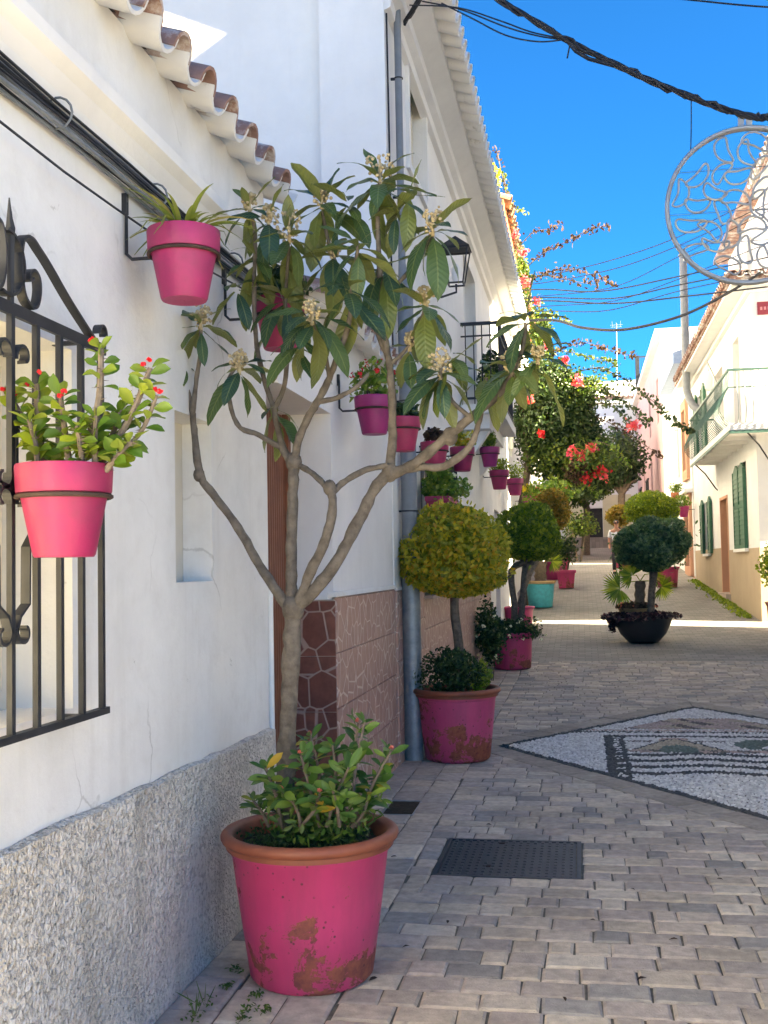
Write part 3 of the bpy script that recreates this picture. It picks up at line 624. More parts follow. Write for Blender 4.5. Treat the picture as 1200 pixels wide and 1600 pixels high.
for s in (1, -1):
    mb = MB()   # crest: a bar sweeping down to the corner, curled at the top
    pts = [(XG, gcy+s*.245, 2.330), (XG, gcy+s*.225, 2.355), (XG, gcy+s*.198, 2.352), (XG, gcy+s*.185, 2.325)][::-1]
    cr_ = [(.105, 2.345), (.085, 2.335), (.085, 2.355), (.11, 2.368), (.135, 2.352), (.14, 2.315), (.125, 2.275), (.10, 2.262)]
    ribbon(mb, [(XG, gcy+s*q[0], q[1]) for q in catmull2(cr_)]); pts = [(XG, gcy+s*q[0], q[1]) for q in catmull2([(.10, 2.262), (.06, 2.285), (.042, 2.34), (.042, 2.40), (.06, 2.445), (.10, 2.452), (.14, 2.435), (.20, 2.405), (.32, 2.335), (GY1-gcy-.06, 2.258)])]
    ribbon(mb, pts); mb.build('crest_scroll', 'iron_black', grille)
    mb = MB(); ribbon(mb, scroll(GY1, 2.285, .024, .024, -.2, 3.3, 1, 10) if s > 0 else scroll(GY0, 2.285, .024, .024, -.2, 3.3, -1, 10)); mb.build('corner_curl', 'iron_black', grille)
    mb = MB(); ribbon(mb, scroll(gcy+s*.03, 2.355, .085, .085, -1.9, 1.6, -s, 16)); mb.build('crest_loop', 'iron_black', grille) if s < 0 else None
    for zc, up in ((1.40, 1), (1.74, -1), (1.80, 1), (2.12, -1)):   # C-scrolls beside the middle bar
        mb = MB(); ribbon(mb, scroll(gcy+s*.052, zc, .012, .040, 1.2 if up > 0 else -1.2, (-3.4 if up > 0 else 3.4), s, 16)); mb.build('scroll', 'iron_black', grille)
    mb = MB(); ribbon(mb, [(XG, gcy+s*.012, 1.40), (XG, gcy+s*.03, 1.44), (XG, gcy+s*.075, 1.47), (XG, gcy+s*.078, 1.62), (XG, gcy+s*.12, 1.66), (XG, gcy+s*.135, 1.71), (XG, gcy+s*.125, 1.76), (XG, gcy+s*.085, 1.785), (XG, gcy+s*.012, 1.77)]); mb.build('scroll', 'iron_black', grille)
for y in (GY0+.02, GY1-.10):
    for z in (1.13, 2.24): mb = MB(); mb.box((XA-.02, y-.008, z-.008), (XG-.006, y+.008, z+.004)); mb.build('wall_tie', 'iron_black', grille)
# cables run along the moulding
cb = thing('cable_bundle', 'bundle of black and grey cables clipped along the white wall moulding', 'cable', (XA+.05, 2, 2.94))
for i in range(12):
    ph = rnd.uniform(0, 6); dz, dx = rnd.uniform(-.062, .018), rnd.uniform(.012, .045)
    pts = [(XA+dx+.006*math.sin(y*2+ph), y, 2.925+dz+.010*math.sin(y*1.3+ph)+.006*math.sin(y*3.7+ph*2)+(.012 if i < 3 else 0)) for y in np.linspace(-4, 5.12, 34)]
    mb = MB(); mb.tube(pts, rnd.choice((.0045, .005, .006, .008, .009)), 6); mb.build('cable', 'cable' if i % 3 else 'cable_grey', cb, True)
for y in (2.95, 3.7, 4.6): mb = MB(); mb.torus((XA+.03, y, 2.915), .048, .004, 14, 5, 'y'); mb.build('clip', 'cable_grey', cb)
a, b, c = onx(0, 190, XA+.05), onx(180, 325, XA+.06), onx(392, 458, XA+.05)
pts = [a+(a-b)*1.5, a, a.lerp(b, .5)+Vector((0, 0, -.006)), b, b.lerp(c, .5)+Vector((0, 0, -.02)), c, c+(c-b)*.18]
mb = MB(); mb.tube(pts, .004, 5); tag(mb.build('wire', 'cable', None, at=b), 'single thin black wire strung along the white wall below the cable bundle', 'wire')
mb = MB(); yv = onx(421, 1000, XA+.01).y; mb.tube([(XA+.012, 5.19, .74), (XA+.012, 5.19, 1.2), (XA+.012, 5.19, 1.47)], .013, 8); mb.build('corner_strip', 'white_paint', HA)

# ================================================================ TILED DOORWAY HOUSE
XB = -1.47; YB0, YB1, YBJ = 5.2, 8.46, 6.36; ZD = 1.375
HB = thing('tiled_house', 'low white house with brown fluted door and reddish stone tile dado', 'house', (XB, 7, 0))
dtop = onx(511, 643, XB).z; dr = (5.2, YBJ, -.03, dtop, .30, 1)
mb = MB(); facade(mb, (XB, 0, 0), (0, 1, 0), (1, 0, 0), YB0, YB1, -.03, 3.05, [dr], .3)
mb.quad((XB, YB0, dtop), (XB, YB0, 3.05), (XA-.01, YB0+.002, 3.05), (XA-.01, YB0+.002, dtop)); mb.quad((XB, YB0, 3.05), (XB, YB1, 3.05), (-7, YB1, 3.9), (-7, YB0, 3.9)); mb.build('wall', 'plaster_white', HB)
def dado_tiles(parent, X, y0, y1, ztop, w, h, mat, z0=-.02, proud=.012):
    zs = []; z = ztop
    while z > z0+.03: zs.append((max(z-h, z0), z)); z -= h
    n = max(1, round((y1-y0)/w)); pw = (y1-y0)/n
    for i in range(n):
        for a, b in zs:
            mb = MB(); ya, yb = y0+i*pw+.0015, y0+(i+1)*pw-.0015; a2, b2 = a+.002, b-.002; e = .003
            xo = X+proud; mb.add([(X, ya, a2), (X, yb, a2), (X, yb, b2), (X, ya, b2), (xo, ya+e, a2+e), (xo, yb-e, a2+e), (xo, yb-e, b2-e), (xo, ya+e, b2-e)], [(4, 5, 6, 7), (0, 1, 5, 4), (1, 2, 6, 5), (2, 3, 7, 6), (3, 0, 4, 7)])
            mb.build('dado_tile', mat, parent)
mb = MB(); mb.box((XB-.01, YBJ, -.02), (XB+.004, YB1, ZD)); db = mb.build('dado', 'grout', HB)
dado_tiles(db, XB+.004, YBJ+.002, YB1-.002, ZD-.004, .315, .33, 'dado_pink')
mb = MB(); mb.box((XB-.30, YBJ-.006, -.02), (XB+.0, YBJ+.01, ZD-.015)); dj = mb.build('jamb_dado', 'grout', HB)
z = ZD-.02
while z > .02:
    za = max(z-.33, -.015); mb = MB(); mb.box((XB-.296, YBJ-.016, za+.002), (XB+.012, YBJ-.0065, z-.002)); mb.build('dado_tile', 'dado_red', dj); z -= .33
mb = MB(); mb.box((XB-.03, YBJ-.012, ZD+.002), (XB+.022, YB1, ZD+.032)); mb.build('dado_cap', 'white_paint', HB)
mb = MB(); mb.box((XB-.29, YBJ-.018, ZD-.012), (XB-.032, YBJ+.004, ZD+.024)); mb.build('dado_cap', 'white_paint', HB)
mb = MB(); mb.box((XB-.34, 5.2, -.03), (XB-.302, YBJ+.02, dtop+.03)); door = mb.build('door', 'brown_door', HB)
i = 0; y = 5.23
while y < YBJ-.02:
    mb = MB(); mb.tube([(XB-.30, y, 0), (XB-.30, y, dtop-.01)], .021, 8); mb.build('slat', 'brown_door', door, True); y += .045
mb = MB(); mb.box((XB-.285, YBJ-.012, 1.37), (XB-.25, YBJ-.002, dtop)); mb.box((XB-.29, YBJ-.05, 0), (XB-.252, YBJ-.0165, dtop)); mb.build('door_frame', 'brown_door', HB)
mb = MB(); mb.box((XB-.30, 5.3, -.02), (XB+.05, YBJ-.02, .025)); mb.build('threshold', 'grout', HB)
rfB = MB(); rfB.add([(XB+.02, YB0+.02, 3.06), (XB+.02, YB1, 3.06), (-7, YB1, 4.9), (-7, YB0+.02, 4.9)], [(0, 1, 2, 3)]); roofB = rfB.build('roof', 'roof_slab', HB)
tile_row(roofB, (XB+.17, 5.75, 3.01), (0, 1, 0), (1, 0, 0), 10, .262, R(17), 'tile_red', 'tile_washed', r=.092, L=.44)
tile_row(roofB, (XB+.17-.36, 5.75, 3.13), (0, 1, 0), (1, 0, 0), 10, .262, R(17), 'tile_red', 'tile_red', r=.092, L=.44)

# ================================================================ TALL WHITE HOUSE
XC = -1.46; YC0, YC1, ZC = 8.46, 24.6, 6.75; ZDC = 1.36
HC = thing('tall_house', 'tall white house with whitewashed tile eaves, iron balcony and tiled dado', 'house', (XC, 16, 0))
a, b = onx(658, 800, XC), onx(704, 800, XC); w1 = (a.y, b.y, onx(660, 931, XC).z, onx(690, 722, XC).z, .16)
a, b = onx(636, 200, XC), onx(661, 200, XC); w2 = (a.y, b.y, onx(650, 285, XC).z, onx(652, 118, XC).z, .14)
a, b = onx(716, 500, XC), onx(742, 500, XC); zb = 3.62; w3 = (14.3, 16.0, zb, 5.75, .2)
w4 = (19.2, 20.1, 4.1, 5.4, .16); w5 = (18.6, 19.6, .45, 2.5, .2)
mb = MB(); facade(mb, (XC, 0, 0), (0, 1, 0), (1, 0, 0), YC0, YC1, -.05, ZC, [w1, w2, w3, w4, w5], .16)
PX = -2.0   # the front pier, and the end wall set back behind it
mb.quad((PX, YC0, -.05), (XC, YC0, -.05), (XC, YC0, ZC), (PX, YC0, ZC)); YR = YC0+.16
mb.quad((PX, YR, -.05), (PX, YC0, -.05), (PX, YC0, ZC), (PX, YR, ZC)); mb.quad((-8, YR, -.05), (PX, YR, -.05), (PX, YR, ZC+.35), (-8, YR, 8.9))
mb.quad((XC, YC1, -.05), (-8, YC1, -.05), (-8, YC1, 8.9), (XC, YC1, ZC)); mb.quad((-8, YC1, -.05), (-8, YR, -.05), (-8, YR, 8.9), (-8, YC1, 8.9)); mb.build('wall', 'plaster_rough', HC)
mb = MB(); mb.box((XC-.01, YC0+.002, -.02), (XC+.004, w1[0]-.001, ZDC)); mb.box((XC-.01, w1[0]-.001, -.02), (XC+.004, w1[1]+.001, w1[2]-.03)); mb.box((XC-.01, w1[1]+.001, -.02), (XC+.004, 17.4, ZDC)); dc = mb.build('dado', 'grout', HC)
dado_tiles(dc, XC+.004, YC0+.005, w1[0]-.003, ZDC-.004, .33, .275, 'dado_pink')
dado_tiles(dc, XC+.004, w1[0]+.001, w1[1]-.001, w1[2]-.035, .33, .275, 'dado_pink')
dado_tiles(dc, XC+.004, w1[1]+.003, 17.39, ZDC-.004, .33, .275, 'dado_pink')
mb = MB(); mb.box((XC+.002, YC0+.002, ZDC+.002), (XC+.018, w1[0]-.001, ZDC+.026)); mb.box((XC+.002, w1[1]+.001, ZDC+.002), (XC+.018, 17.4, ZDC+.026)); mb.build('dado_cap', 'white_paint', HC)
def window_part(parent, X, w, sign, mat_frame='white_paint', mat_pane='glass', d=.14, panes=2, bar=.05):
    """sign +1: faces +x, -1: faces -x; frame and panes at depth d behind the face"""
    xa = X - sign*d; mb = MB(); mb.box((xa-sign*.03, w[0]-.01, w[2]-.01), (xa-sign*.012, w[1]+.01, w[3]+.01)); wn = mb.build('window', mat_pane, parent)
    mb = MB(); mb.box((xa-sign*.011, w[0], w[2]), (xa+sign*.02, w[0]+bar, w[3])); mb.box((xa-sign*.011, w[1]-bar, w[2]), (xa+sign*.02, w[1], w[3]))
    mb.box((xa-sign*.011, w[0]+bar, w[3]-bar), (xa+sign*.018, w[1]-bar, w[3])); mb.box((xa-sign*.011, w[0]+bar, w[2]), (xa+sign*.018, w[1]-bar, w[2]+bar))
    for i in range(1, panes):
        y = w[0]+(w[1]-w[0])*i/panes; mb.box((xa-sign*.011, y-bar*.5, w[2]+bar), (xa+sign*.016, y+bar*.5, w[3]-bar))
    mb.build('frame', mat_frame, wn); return wn
window_part(HC, XC, w1, 1, 'plaster_beige', 'dark_void'); window_part(HC, XC, w3, 1, 'white_paint', 'glass', .18); window_part(HC, XC, w4, 1); 
mb = MB(); mb.box((XC-.20, w5[0]-.01, w5[2]-.01), (XC-.16, w5[1]+.01, w5[3]+.01)); mb.build('door', 'brown_wood', HC)
mb = MB(); mb.box((XC-.14, w2[0]-.01, w2[2]-.01), (XC-.115, w2[1]+.01, w2[3]+.01)); sh = mb.build('window', 'cream_blind', HC)
z = w2[2]+.03
while z < w2[3]-.03: mb = MB(); mb.box((XC-.114, w2[0]+.05, z), (XC-.100, w2[1]-.05, z+.036)); mb.build('slat', 'cream_blind', sh); z += .045
for a, b in (((w2[0]-.09, w2[2]-.07), (w2[0]-.004, w2[3]+.08)), ((w2[1]+.004, w2[2]-.07), (w2[1]+.09, w2[3]+.08)), ((w2[0]-.004, w2[3]+.004), (w2[1]+.004, w2[3]+.08)), ((w2[0]-.004, w2[2]-.07), (w2[1]+.004, w2[2]-.004))):
    mb = MB(); mb.box((XC-.01, *a), (XC+.035, *b)); mb.build('window_surround', 'plaster_white', HC)
# barred window
XW = XC+.075; mb = MB(); mb.box((XW-.012, w1[0]-.06, w1[3]-.02), (XW+.012, w1[1]+.06, w1[3]+.006)); g2 = mb.build('grille', 'iron_black', HC); mb = MB(); mb.box((XW-.012, w1[0]-.06, w1[2]+.05), (XW+.012, w1[1]+.06, w1[2]+.08)); mb.build('rail', 'iron_black', g2)
y = w1[0]-.04
while y < w1[1]+.05: mb = MB(); mb.box((XW-.007, y-.009, w1[2]+.03), (XW+.007, y+.009, w1[3]+.02)); mb.build('bar', 'iron_black', g2); y += .125
for y in (w1[0]-.04, w1[1]+.04):
    for z in (w1[2]+.065, w1[3]-.007): mb = MB(); mb.box((XC-.01, y-.008, z-.008), (XW-.012, y+.008, z+.008)); mb.build('wall_tie', 'iron_black', g2)
mb = MB(); mb.box((XC-.15, w1[0]-.05, w1[2]-.03), (XC+.10, w1[1]+.05, w1[2]+.0)); mb.build('sill', 'grout', HC)
# iron balcony
by0, by1 = 13.75, 16.5; bx = XC+.52
mb = MB(); mb.add([(XC-.01, by0, zb-.14), (XC-.01, by1, zb-.14), (bx, by1, zb-.14), (bx, by0, zb-.14), (XC-.01, by0, zb-.02), (XC-.01, by1, zb-.02), (bx, by1, zb-.02), (bx, by0, zb-.02)], [(0, 1, 2, 3), (7, 6, 5, 4), (3, 2, 6, 7), (0, 3, 7, 4), (2, 1, 5, 6)])
mb.box((XC-.01, by0+.15, zb-.32), (bx-.18, by1-.15, zb-.141)); bal = mb.build('balcony', 'plaster_white', HC)
mb = MB(); zr = zb+1.02
for z, r in ((zr, .02), (zb+.06, .014), (zr-.16, .010)):
    mb.box((XC, by0+.03, z-r), (bx-.02, by0+.03+2*r, z+r)); mb.box((bx-.02-2*r, by0+.03+2*r, z-r), (bx-.02, by1-.03, z+r)); mb.box((XC, by1-.03, z-r), (bx-.02, by1-.03+2*r, z+r))
rail = mb.build('railing', 'iron_black', bal)
for i in range(5): mb = MB(); x = XC+.06+i*.105; mb.tube([(x, by0+.045, zb-.02), (x, by0+.045, zr)], .008, 5); mb.build('baluster', 'iron_black', rail)
y = by0+.12
while y < by1-.03: mb = MB(); mb.tube([(bx-.036, y, zb-.02), (bx-.036, y, zr)], .008, 5); mb.build('baluster', 'iron_black', rail); y += .11
for y in (by0+.4, by1-.4): mb = MB(); mb.add([(XC-.01, y-.09, zb-.33), (XC-.01, y+.09, zb-.33), (bx-.2, y+.09, zb-.33), (bx-.2, y-.09, zb-.33), (XC-.01, y-.09, zb-.8), (XC-.01, y+.09, zb-.8)], [(0, 1, 2, 3), (4, 5, 1, 0)[::-1], (3, 2, 5, 4), (0, 3, 4), (2, 1, 5)]); mb.build('corbel', 'plaster_white', bal)
# eaves: stepped cornice, sloping soffit and whitewashed tiles
mb = MB(); prof = [(XC-.02, 6.05), (XC+.05, 6.08), (XC+.06, 6.16), (XC+.12, 6.20), (XC+.13, 6.27), (XC+.30, 6.36), (XC+.31, 6.42), (XC-.02, 6.62)]
k = len(prof); yy0, yy1 = YC0+.02, 22.5; mb.add([(x, y, z) for y in (yy0, yy1) for x, z in prof], [(i, i+1, k+i+1, k+i) for i in range(k-1)]+[tuple(range(k)), tuple(range(k, 2*k))[::-1]]); mb.build('cornice', 'plaster_white', HC)
mb = MB(); mb.add([(XC+.30, YC0-.1, 6.48), (XC+.30, 22.6, 6.48), (-8, 22.6, 9.6), (-8, YC0-.1, 9.6), (XC+.30, YC0-.1, 6.43), (XC+.30, 22.6, 6.43), (-8, 22.6, 9.55), (-8, YC0-.1, 9.55)], [(0, 1, 2, 3), (7, 6, 5, 4), (0, 3, 7, 4), (1, 5, 6, 2), (0, 4, 5, 1)]); roofC = mb.build('roof', 'tile_white', HC)
tile_row(roofC, (XC+.50, YC0+.0, 6.37), (0, 1, 0), (1, 0, 0), 56, .25, R(18), 'tile_white', 'tile_white', r=.088, L=.50)
# downpipe at the corner, in a galvanised sleeve near the ground
DP = thing('downpipe', 'grey rain downpipe in a galvanised steel sleeve at the tall house corner', 'pipe', (XC+.09, 8.72, 0))
px_, py_ = XC+.085, 8.74
mb = MB(); mb.tube([(px_, py_, -.01), (px_, py_, 1.47)], .076, 18); mb.build('sleeve', 'galvanised', DP, True)
mb = MB(); mb.torus((px_, py_, 1.47), .072, .012, 22, 6); mb.build('collar', 'galvanised', DP, True)
mb = MB(); mb.tube([(px_, py_, 1.47), (px_, py_, 3.9)], .066, 18); mb.build('pipe', 'grey_paint', DP, True)
mb = MB(); mb.tube([(px_-.01, py_, 3.9), (px_-.02, py_, 4.05), (px_-.02, py_, 6.25), (px_+.05, py_, 6.34)], [.045, .03, .03, .03], 12); mb.build('pipe', 'grey_paint', DP, True)
for z in (2.0, 2.9, 4.6, 5.6): mb = MB(); mb.torus((px_-(.02 if z > 4 else 0), py_, z), .034 if z > 4 else .068, .006, 16, 5); mb.box((XC-.01, py_-.012, z-.008), (px_-.02, py_+.012, z+.008)); mb.build('bracket', 'iron_black', DP)
mb = MB(); mb.tube([(XC+.012, 8.52, 3.2), (XC+.014, 8.53, 5), (XC+.012, 8.52, 6.05)], .008, 5); tag(mb.build('wire', 'cable', None, at=(XC+.01, 8.52, 3.2)), 'thin dark wire running up the wall beside the downpipe', 'wire')
# wall lantern
lp = onx(712, 410, XC+.30); LN = thing('wall_lantern', 'black iron four-sided wall lantern on the tall white house', 'lantern', (XC, lp.y, lp.z))
cx, cy, cz = XC+.30, lp.y, lp.z
mb = MB(); hw, lw = .13, .075
for sx in (-1, 1):
    for sy in (-1, 1): mb.tube([(cx+sx*lw, cy+sy*lw, cz-.22), (cx+sx*hw, cy+sy*hw, cz+.12)], .009, 4)
for z, q in ((cz-.22, lw), (cz+.12, hw)):
    for a, b in (((-q, -q), (q, -q)), ((q, -q), (q, q)), ((q, q), (-q, q)), ((-q, q), (-q, -q))): mb.tube([(cx+a[0], cy+a[1], z), (cx+b[0], cy+b[1], z)], .011, 4)
mb.build('frame', 'iron_black', LN)
mb = MB(); mb.add([(cx-hw*1.15, cy-hw*1.15, cz+.13), (cx+hw*1.15, cy-hw*1.15, cz+.13), (cx+hw*1.15, cy+hw*1.15, cz+.13), (cx-hw*1.15, cy+hw*1.15, cz+.13), (cx, cy, cz+.27)], [(3, 2, 1, 0), (0, 1, 4), (1, 2, 4), (2, 3, 4), (3, 0, 4)]); mb.build('hood', 'iron_black', LN)
mb = MB(); mb.tube([(XC, cy, cz-.30), (XC+.15, cy, cz-.34), (cx, cy, cz-.30), (cx, cy, cz-.22)], .012, 6); mb.build('arm', 'iron_black', LN)
mb = MB(); mb.lathe((cx, cy, cz-.2), [(.03, 0), (.04, .05), (.045, .14), (.02, .18)], 12, True); mb.build('bulb', 'white_paint', LN, True)
p = onx(797, 690, XC+.03); mb = MB(); mb.box((XC+.001, p.y-.14, p.z-.17), (XC+.09, p.y+.14, p.z+.15)); mb.box((XC+.02, p.y-.10, p.z+.151), (XC+.07, p.y+.10, p.z+.19)); mb.box((XC+.03, p.y-.02, p.z-.30), (XC+.06, p.y+.02, p.z-.171)); tag(mb.build('meter_box', 'box_cream', None, at=(XC, p.y, p.z)), 'small cream meter box on the white wall beside the bougainvillea', 'meter box')
# ================================================================ HOUSES ACROSS THE STREET (out of the frame: they shade it)
XN = 3.68
def plain_house(name, label, x0, y0, y1, zt, holes, mat='plaster_cream', eave=.45, tiles=True, deep=7, roof_z=2.2, door_mat='brown_wood'):
    h = thing(name, label, 'house', (x0, (y0+y1)/2, gz((y0+y1)/2)))
    zb_ = min(gz(y0), gz(y1))-.1
    mb = MB(); facade(mb, (x0, 0, 0), (0, 1, 0), (-1, 0, 0), y0, y1, zb_, zt, holes, .15); x1 = x0+deep
    mb.quad((x1, y0, zb_), (x0, y0, zb_), (x0, y0, zt), (x1, y0, zt)); mb.quad((x0, y1, zb_), (x1, y1, zb_), (x1, y1, zt), (x0, y1, zt)); mb.quad((x1, y1, zb_), (x1, y0, zb_), (x1, y0, zt), (x1, y1, zt)); mb.quad((x0, y0, zt), (x0, y1, zt), (x1, y1, zt), (x1, y0, zt))
    mb.build('wall', mat, h)
    for q in holes:
        if q[2] < gz((q[0]+q[1])/2)+.3:
            mb = MB(); mb.box((x0+.15, q[0]-.01, q[2]), (x0+.18, q[1]+.01, q[3]+.01)); mb.build('door', door_mat, h)
        else: window_part(h, x0, q, -1)
    if eave:
        xe = x0-eave; mb = MB(); ym = (x0+x1)/2
        mb.add([(xe, y0-.25, zt+.05), (xe, y1+.25, zt+.05), (ym, y1+.25, zt+roof_z), (ym, y0-.25, zt+roof_z), (x1+.4, y0-.25, zt+.05), (x1+.4, y1+.25, zt+.05), (xe, y0-.25, zt-.03), (xe, y1+.25, zt-.03), (x1+.4, y0-.25, zt-.03), (x1+.4, y1+.25, zt-.03)],
               [(3, 2, 1, 0), (4, 5, 2, 3), (0, 1, 7, 6), (5, 4, 8, 9), (6, 7, 9, 8), (0, 6, 8, 4, 3), (1, 2, 5, 9, 7)])
        rf = mb.build('roof', 'tile_red', h)
        mb = MB(); mb.box((xe+.03, y0-.2, zt-.06), (x0-.001, y1+.2, zt-.032)); mb.build('soffit', 'plaster_cream', rf)
        if tiles:
            n = int((min(y1, 21)+.2 - max(y0-.2, y1-6))/.25); tile_row(rf, (xe-.06, max(y0-.2, y1-6), zt+.05), (0, 1, 0), (-1, 0, 0), n, .25, R(18), 'tile_red', 'tile_washed', r=.09, L=.45)
    return h
plain_house('cream_house', 'cream house with dark doors facing the roughcast white house', XN, 1.1, 5.6, 6.6, [(1.7, 2.6, .9, 2.1), (3.4, 4.4, 0, 2.1), (1.7, 2.6, 3.9, 5.4), (3.4, 4.4, 3.9, 5.4)], eave=.35)
plain_house('three_storey_house', 'tall white three-storey house opposite the tall tiled-eaves house', XN, 5.6, 16.3, 9.9, [(6.6, 7.5, .9, 2.3), (6.6, 7.5, 4.2, 5.8), (9.5, 10.4, .9, 2.3), (12, 13, 0, 2.2), (14.6, 15.5, .9, 2.3), (9.5, 10.4, 4.2, 5.8), (12, 13, 4.2, 5.8), (14.6, 15.5, 4.2, 5.8)], mat='plaster_white', eave=.3, roof_z=1.5)
plain_house('gabled_house', 'white house with red tile eaves at the side street corner', XN, 16.3, 20.1, 8.15, [(18, 19, .9, 2.3), (18, 19, 4.2, 5.8)], mat='plaster_white', eave=.52, roof_z=1.2, deep=3)

# ================================================================ CORNER HOUSE WITH THE GREEN BALCONY
XR, YR0, YR1, ZR = 3.37, 21.9, 34.0, 7.0
HR = thing('corner_house', 'white corner house with tan base, green shutters and green balcony', 'house', (XR, 27, gz(27)))
gw = (23.35, 24.95, 1.80, 3.60, .05); gd = (26.35, 27.75, .55, 3.08, .22); gw2 = (30.0, 31.2, 1.75, 3.15, .10)
u1 = (23.75, 24.75, 4.12, 6.30, .30); u2 = (26.5, 28.2, 4.12, 6.15, .30); u3 = (30.6, 32.0, 4.5, 6.2, .12)
ZT = 1.86
mb = MB(); facade(mb, (XR, 0, 0), (0, 1, 0), (-1, 0, 0), YR0, YR1, .2, ZR, [gw, gd, gw2, u1, u2, u3], .2)
X2 = XR+9
mb.quad((X2, YR0, .2), (XR, YR0, .2), (XR, YR0, ZR), (X2, YR0, ZR)); mb.quad((XR, YR1, .2), (X2, YR1, .2), (X2, YR1, ZR), (XR, YR1, ZR)); mb.quad((X2, YR1, .2), (X2, YR0, .2), (X2, YR0, ZR), (X2, YR1, ZR)); mb.quad((XR, YR0, ZR), (XR, YR1, ZR), (X2, YR1, ZR), (X2, YR0, ZR))
mb.build('wall', 'plaster_cream', HR)
mb = MB()
for a, b in ((YR0-.015, gd[0]), (gd[1], YR1)): mb.box((XR-.015, a, .15), (XR+.02, b, ZT if not (a < gw[0] < b) else ZT-.07))
mb.box((XR+.02, YR0-.015, .15), (X2, YR0+.01, ZT-.07)); mb.build('base_band', 'plaster_tan', HR)
def shutter(parent, x, y0, y1, z0, z1, arch=.14, name='shutter'):
    mb = MB(); ym = (y0+y1)/2; mb.add([(x, y0, z0), (x, y1, z0), (x, y1, z1-arch), (x, ym, z1), (x, y0, z1-arch), (x+.05, y0, z0), (x+.05, y1, z0), (x+.05, y1, z1-arch), (x+.05, ym, z1), (x+.05, y0, z1-arch)], [(4, 3, 2, 1, 0), (5, 6, 7, 8, 9), (0, 1, 6, 5), (1, 2, 7, 6), (2, 3, 8, 7), (3, 4, 9, 8), (4, 0, 5, 9)])
    s = mb.build(name, 'shutter_green', parent); z = z0+.1
    mb = MB(); mb.box((x-.018, y0, z0), (x-.001, y0+.07, z1-arch)); mb.box((x-.018, y1-.07, z0), (x-.001, y1, z1-arch)); mb.box((x-.018, y0+.07, (z0+z1)/2-.05), (x-.001, y1-.07, (z0+z1)/2+.03)); mb.box((x-.018, y0+.07, z0), (x-.001, y1-.07, z0+.08)); mb.build('stile', 'shutter_green', s)
    while z < z1-arch-.06:
        if abs(z-(z0+z1)/2) > .09: mb = MB(); mb.add([(x-.012, y0+.075, z), (x-.012, y1-.075, z), (x-.001, y1-.075, z+.075), (x-.001, y0+.075, z+.075), (x-.001, y0+.075, z), (x-.001, y1-.075, z)], [(3, 2, 1, 0), (0, 1, 5, 4)]); mb.build('slat', 'shutter_green', s)
        z += .1
    return s
ym = (gw[0]+gw[1])/2; shutter(HR, XR-.06, gw[0], ym-.01, gw[2], gw[3]); shutter(HR, XR-.06, ym+.01, gw[1], gw[2], gw[3])
mb = MB(); mb.box((XR-.09, gw[0]-.1, gw[2]-.07), (XR+.02, gw[1]+.1, gw[2]-.005)); mb.build('sill', 'white_paint', HR)
mb = MB(); mb.box((XR-.09, gw2[0]-.1, gw2[2]-.07), (XR+.02, gw2[1]+.1, gw2[2]-.005)); mb.build('sill', 'white_paint', HR)
shutter(HR, XR-.07, gw2[0]-.6, gw2[0]+.0, gw2[2], gw2[3]+.1); shutter(HR, XR-.07, gw2[1], gw2[1]+.6, gw2[2], gw2[3]+.1); window_part(HR, XR, gw2, -1, 'shutter_green', 'glass', .09)
shutter(HR, XR-.07, u3[0]-.7, u3[0], u3[2], u3[3]+.15); shutter(HR, XR-.07, u3[1], u3[1]+.7, u3[2], u3[3]+.15); window_part(HR, XR, u3, -1, 'shutter_green', 'glass', .11)
mb = MB(); mb.box((XR+.22, gd[0]-.01, gd[2]), (XR+.26, gd[1]+.01, gd[3]+.01)); dd_ = mb.build('door', 'brown_wood', HR)
mb = MB(); mb.box((XR-.02, gd[0]-.0, gd[2]), (XR+.21, gd[0]+.07, gd[3])); mb.box((XR-.02, gd[1]-.07, gd[2]), (XR+.21, gd[1], gd[3])); mb.box((XR-.02, gd[0]+.07, gd[3]-.07), (XR+.21, gd[1]-.07, gd[3])); mb.build('door_frame', 'plaster_salmon', HR)
mb = MB(); mb.box((XR-.12, gd[0]-.1, .5), (XR+.2, gd[1]+.1, gz(27)+.12)); mb.build('doorstep', 'grout', HR)
for q in (u1, u2): mb = MB(); mb.box((XR+.30, q[0]-.01, q[2]), (XR+.33, q[1]+.01, q[3]+.01)); mb.build('door', 'plaster_beige', HR)
# balcony wrapping round the corner
BX, BY0, BY1, BZ = 2.78, 21.1, 28.5, 3.98
mb = MB(); mb.box((BX, BY0, BZ), (XR, BY1, BZ+.13)); mb.box((XR, BY0, BZ), (7.5, YR0, BZ+.13)); bl = mb.build('balcony', 'plaster_cream', HR)
for y in (22.2, 23.0, 23.8, 24.6, 25.4, 26.2, 27.0, 27.8): mb = MB(); mb.box((BX+.06, y-.03, BZ-.07), (XR, y+.03, BZ-.001)); mb.build('joist', 'plaster_white', bl)
mb = MB(); mb.box((BX-.02, BY0-.02, BZ-.06), (BX-.001, BY1, BZ+.0)); mb.box((BX-.001, BY0-.02, BZ-.06), (7.5, BY0-.001, BZ+.0)); mb.build('edge_trim', 'iron_green', bl)
mb = MB(); mb.box((BX-.015, BY0-.015, BZ+1.12), (BX+.025, BY1, BZ+1.16)); mb.box((BX+.025, BY1-.04, BZ+1.12), (XR, BY1, BZ+1.16)); mb.box((BX+.025, BY0-.015, BZ+1.12), (7.5, BY0+.025, BZ+1.16))
rl = mb.build('railing', 'iron_green', bl)
mb = MB(); mb.box((BX-.01, BY0-.01, BZ+.80), (BX+.01, BY1, BZ+.82)); mb.box((BX+.01, BY0-.01, BZ+.80), (7.5, BY0+.01, BZ+.82)); mb.build('rail', 'iron_green', bl)
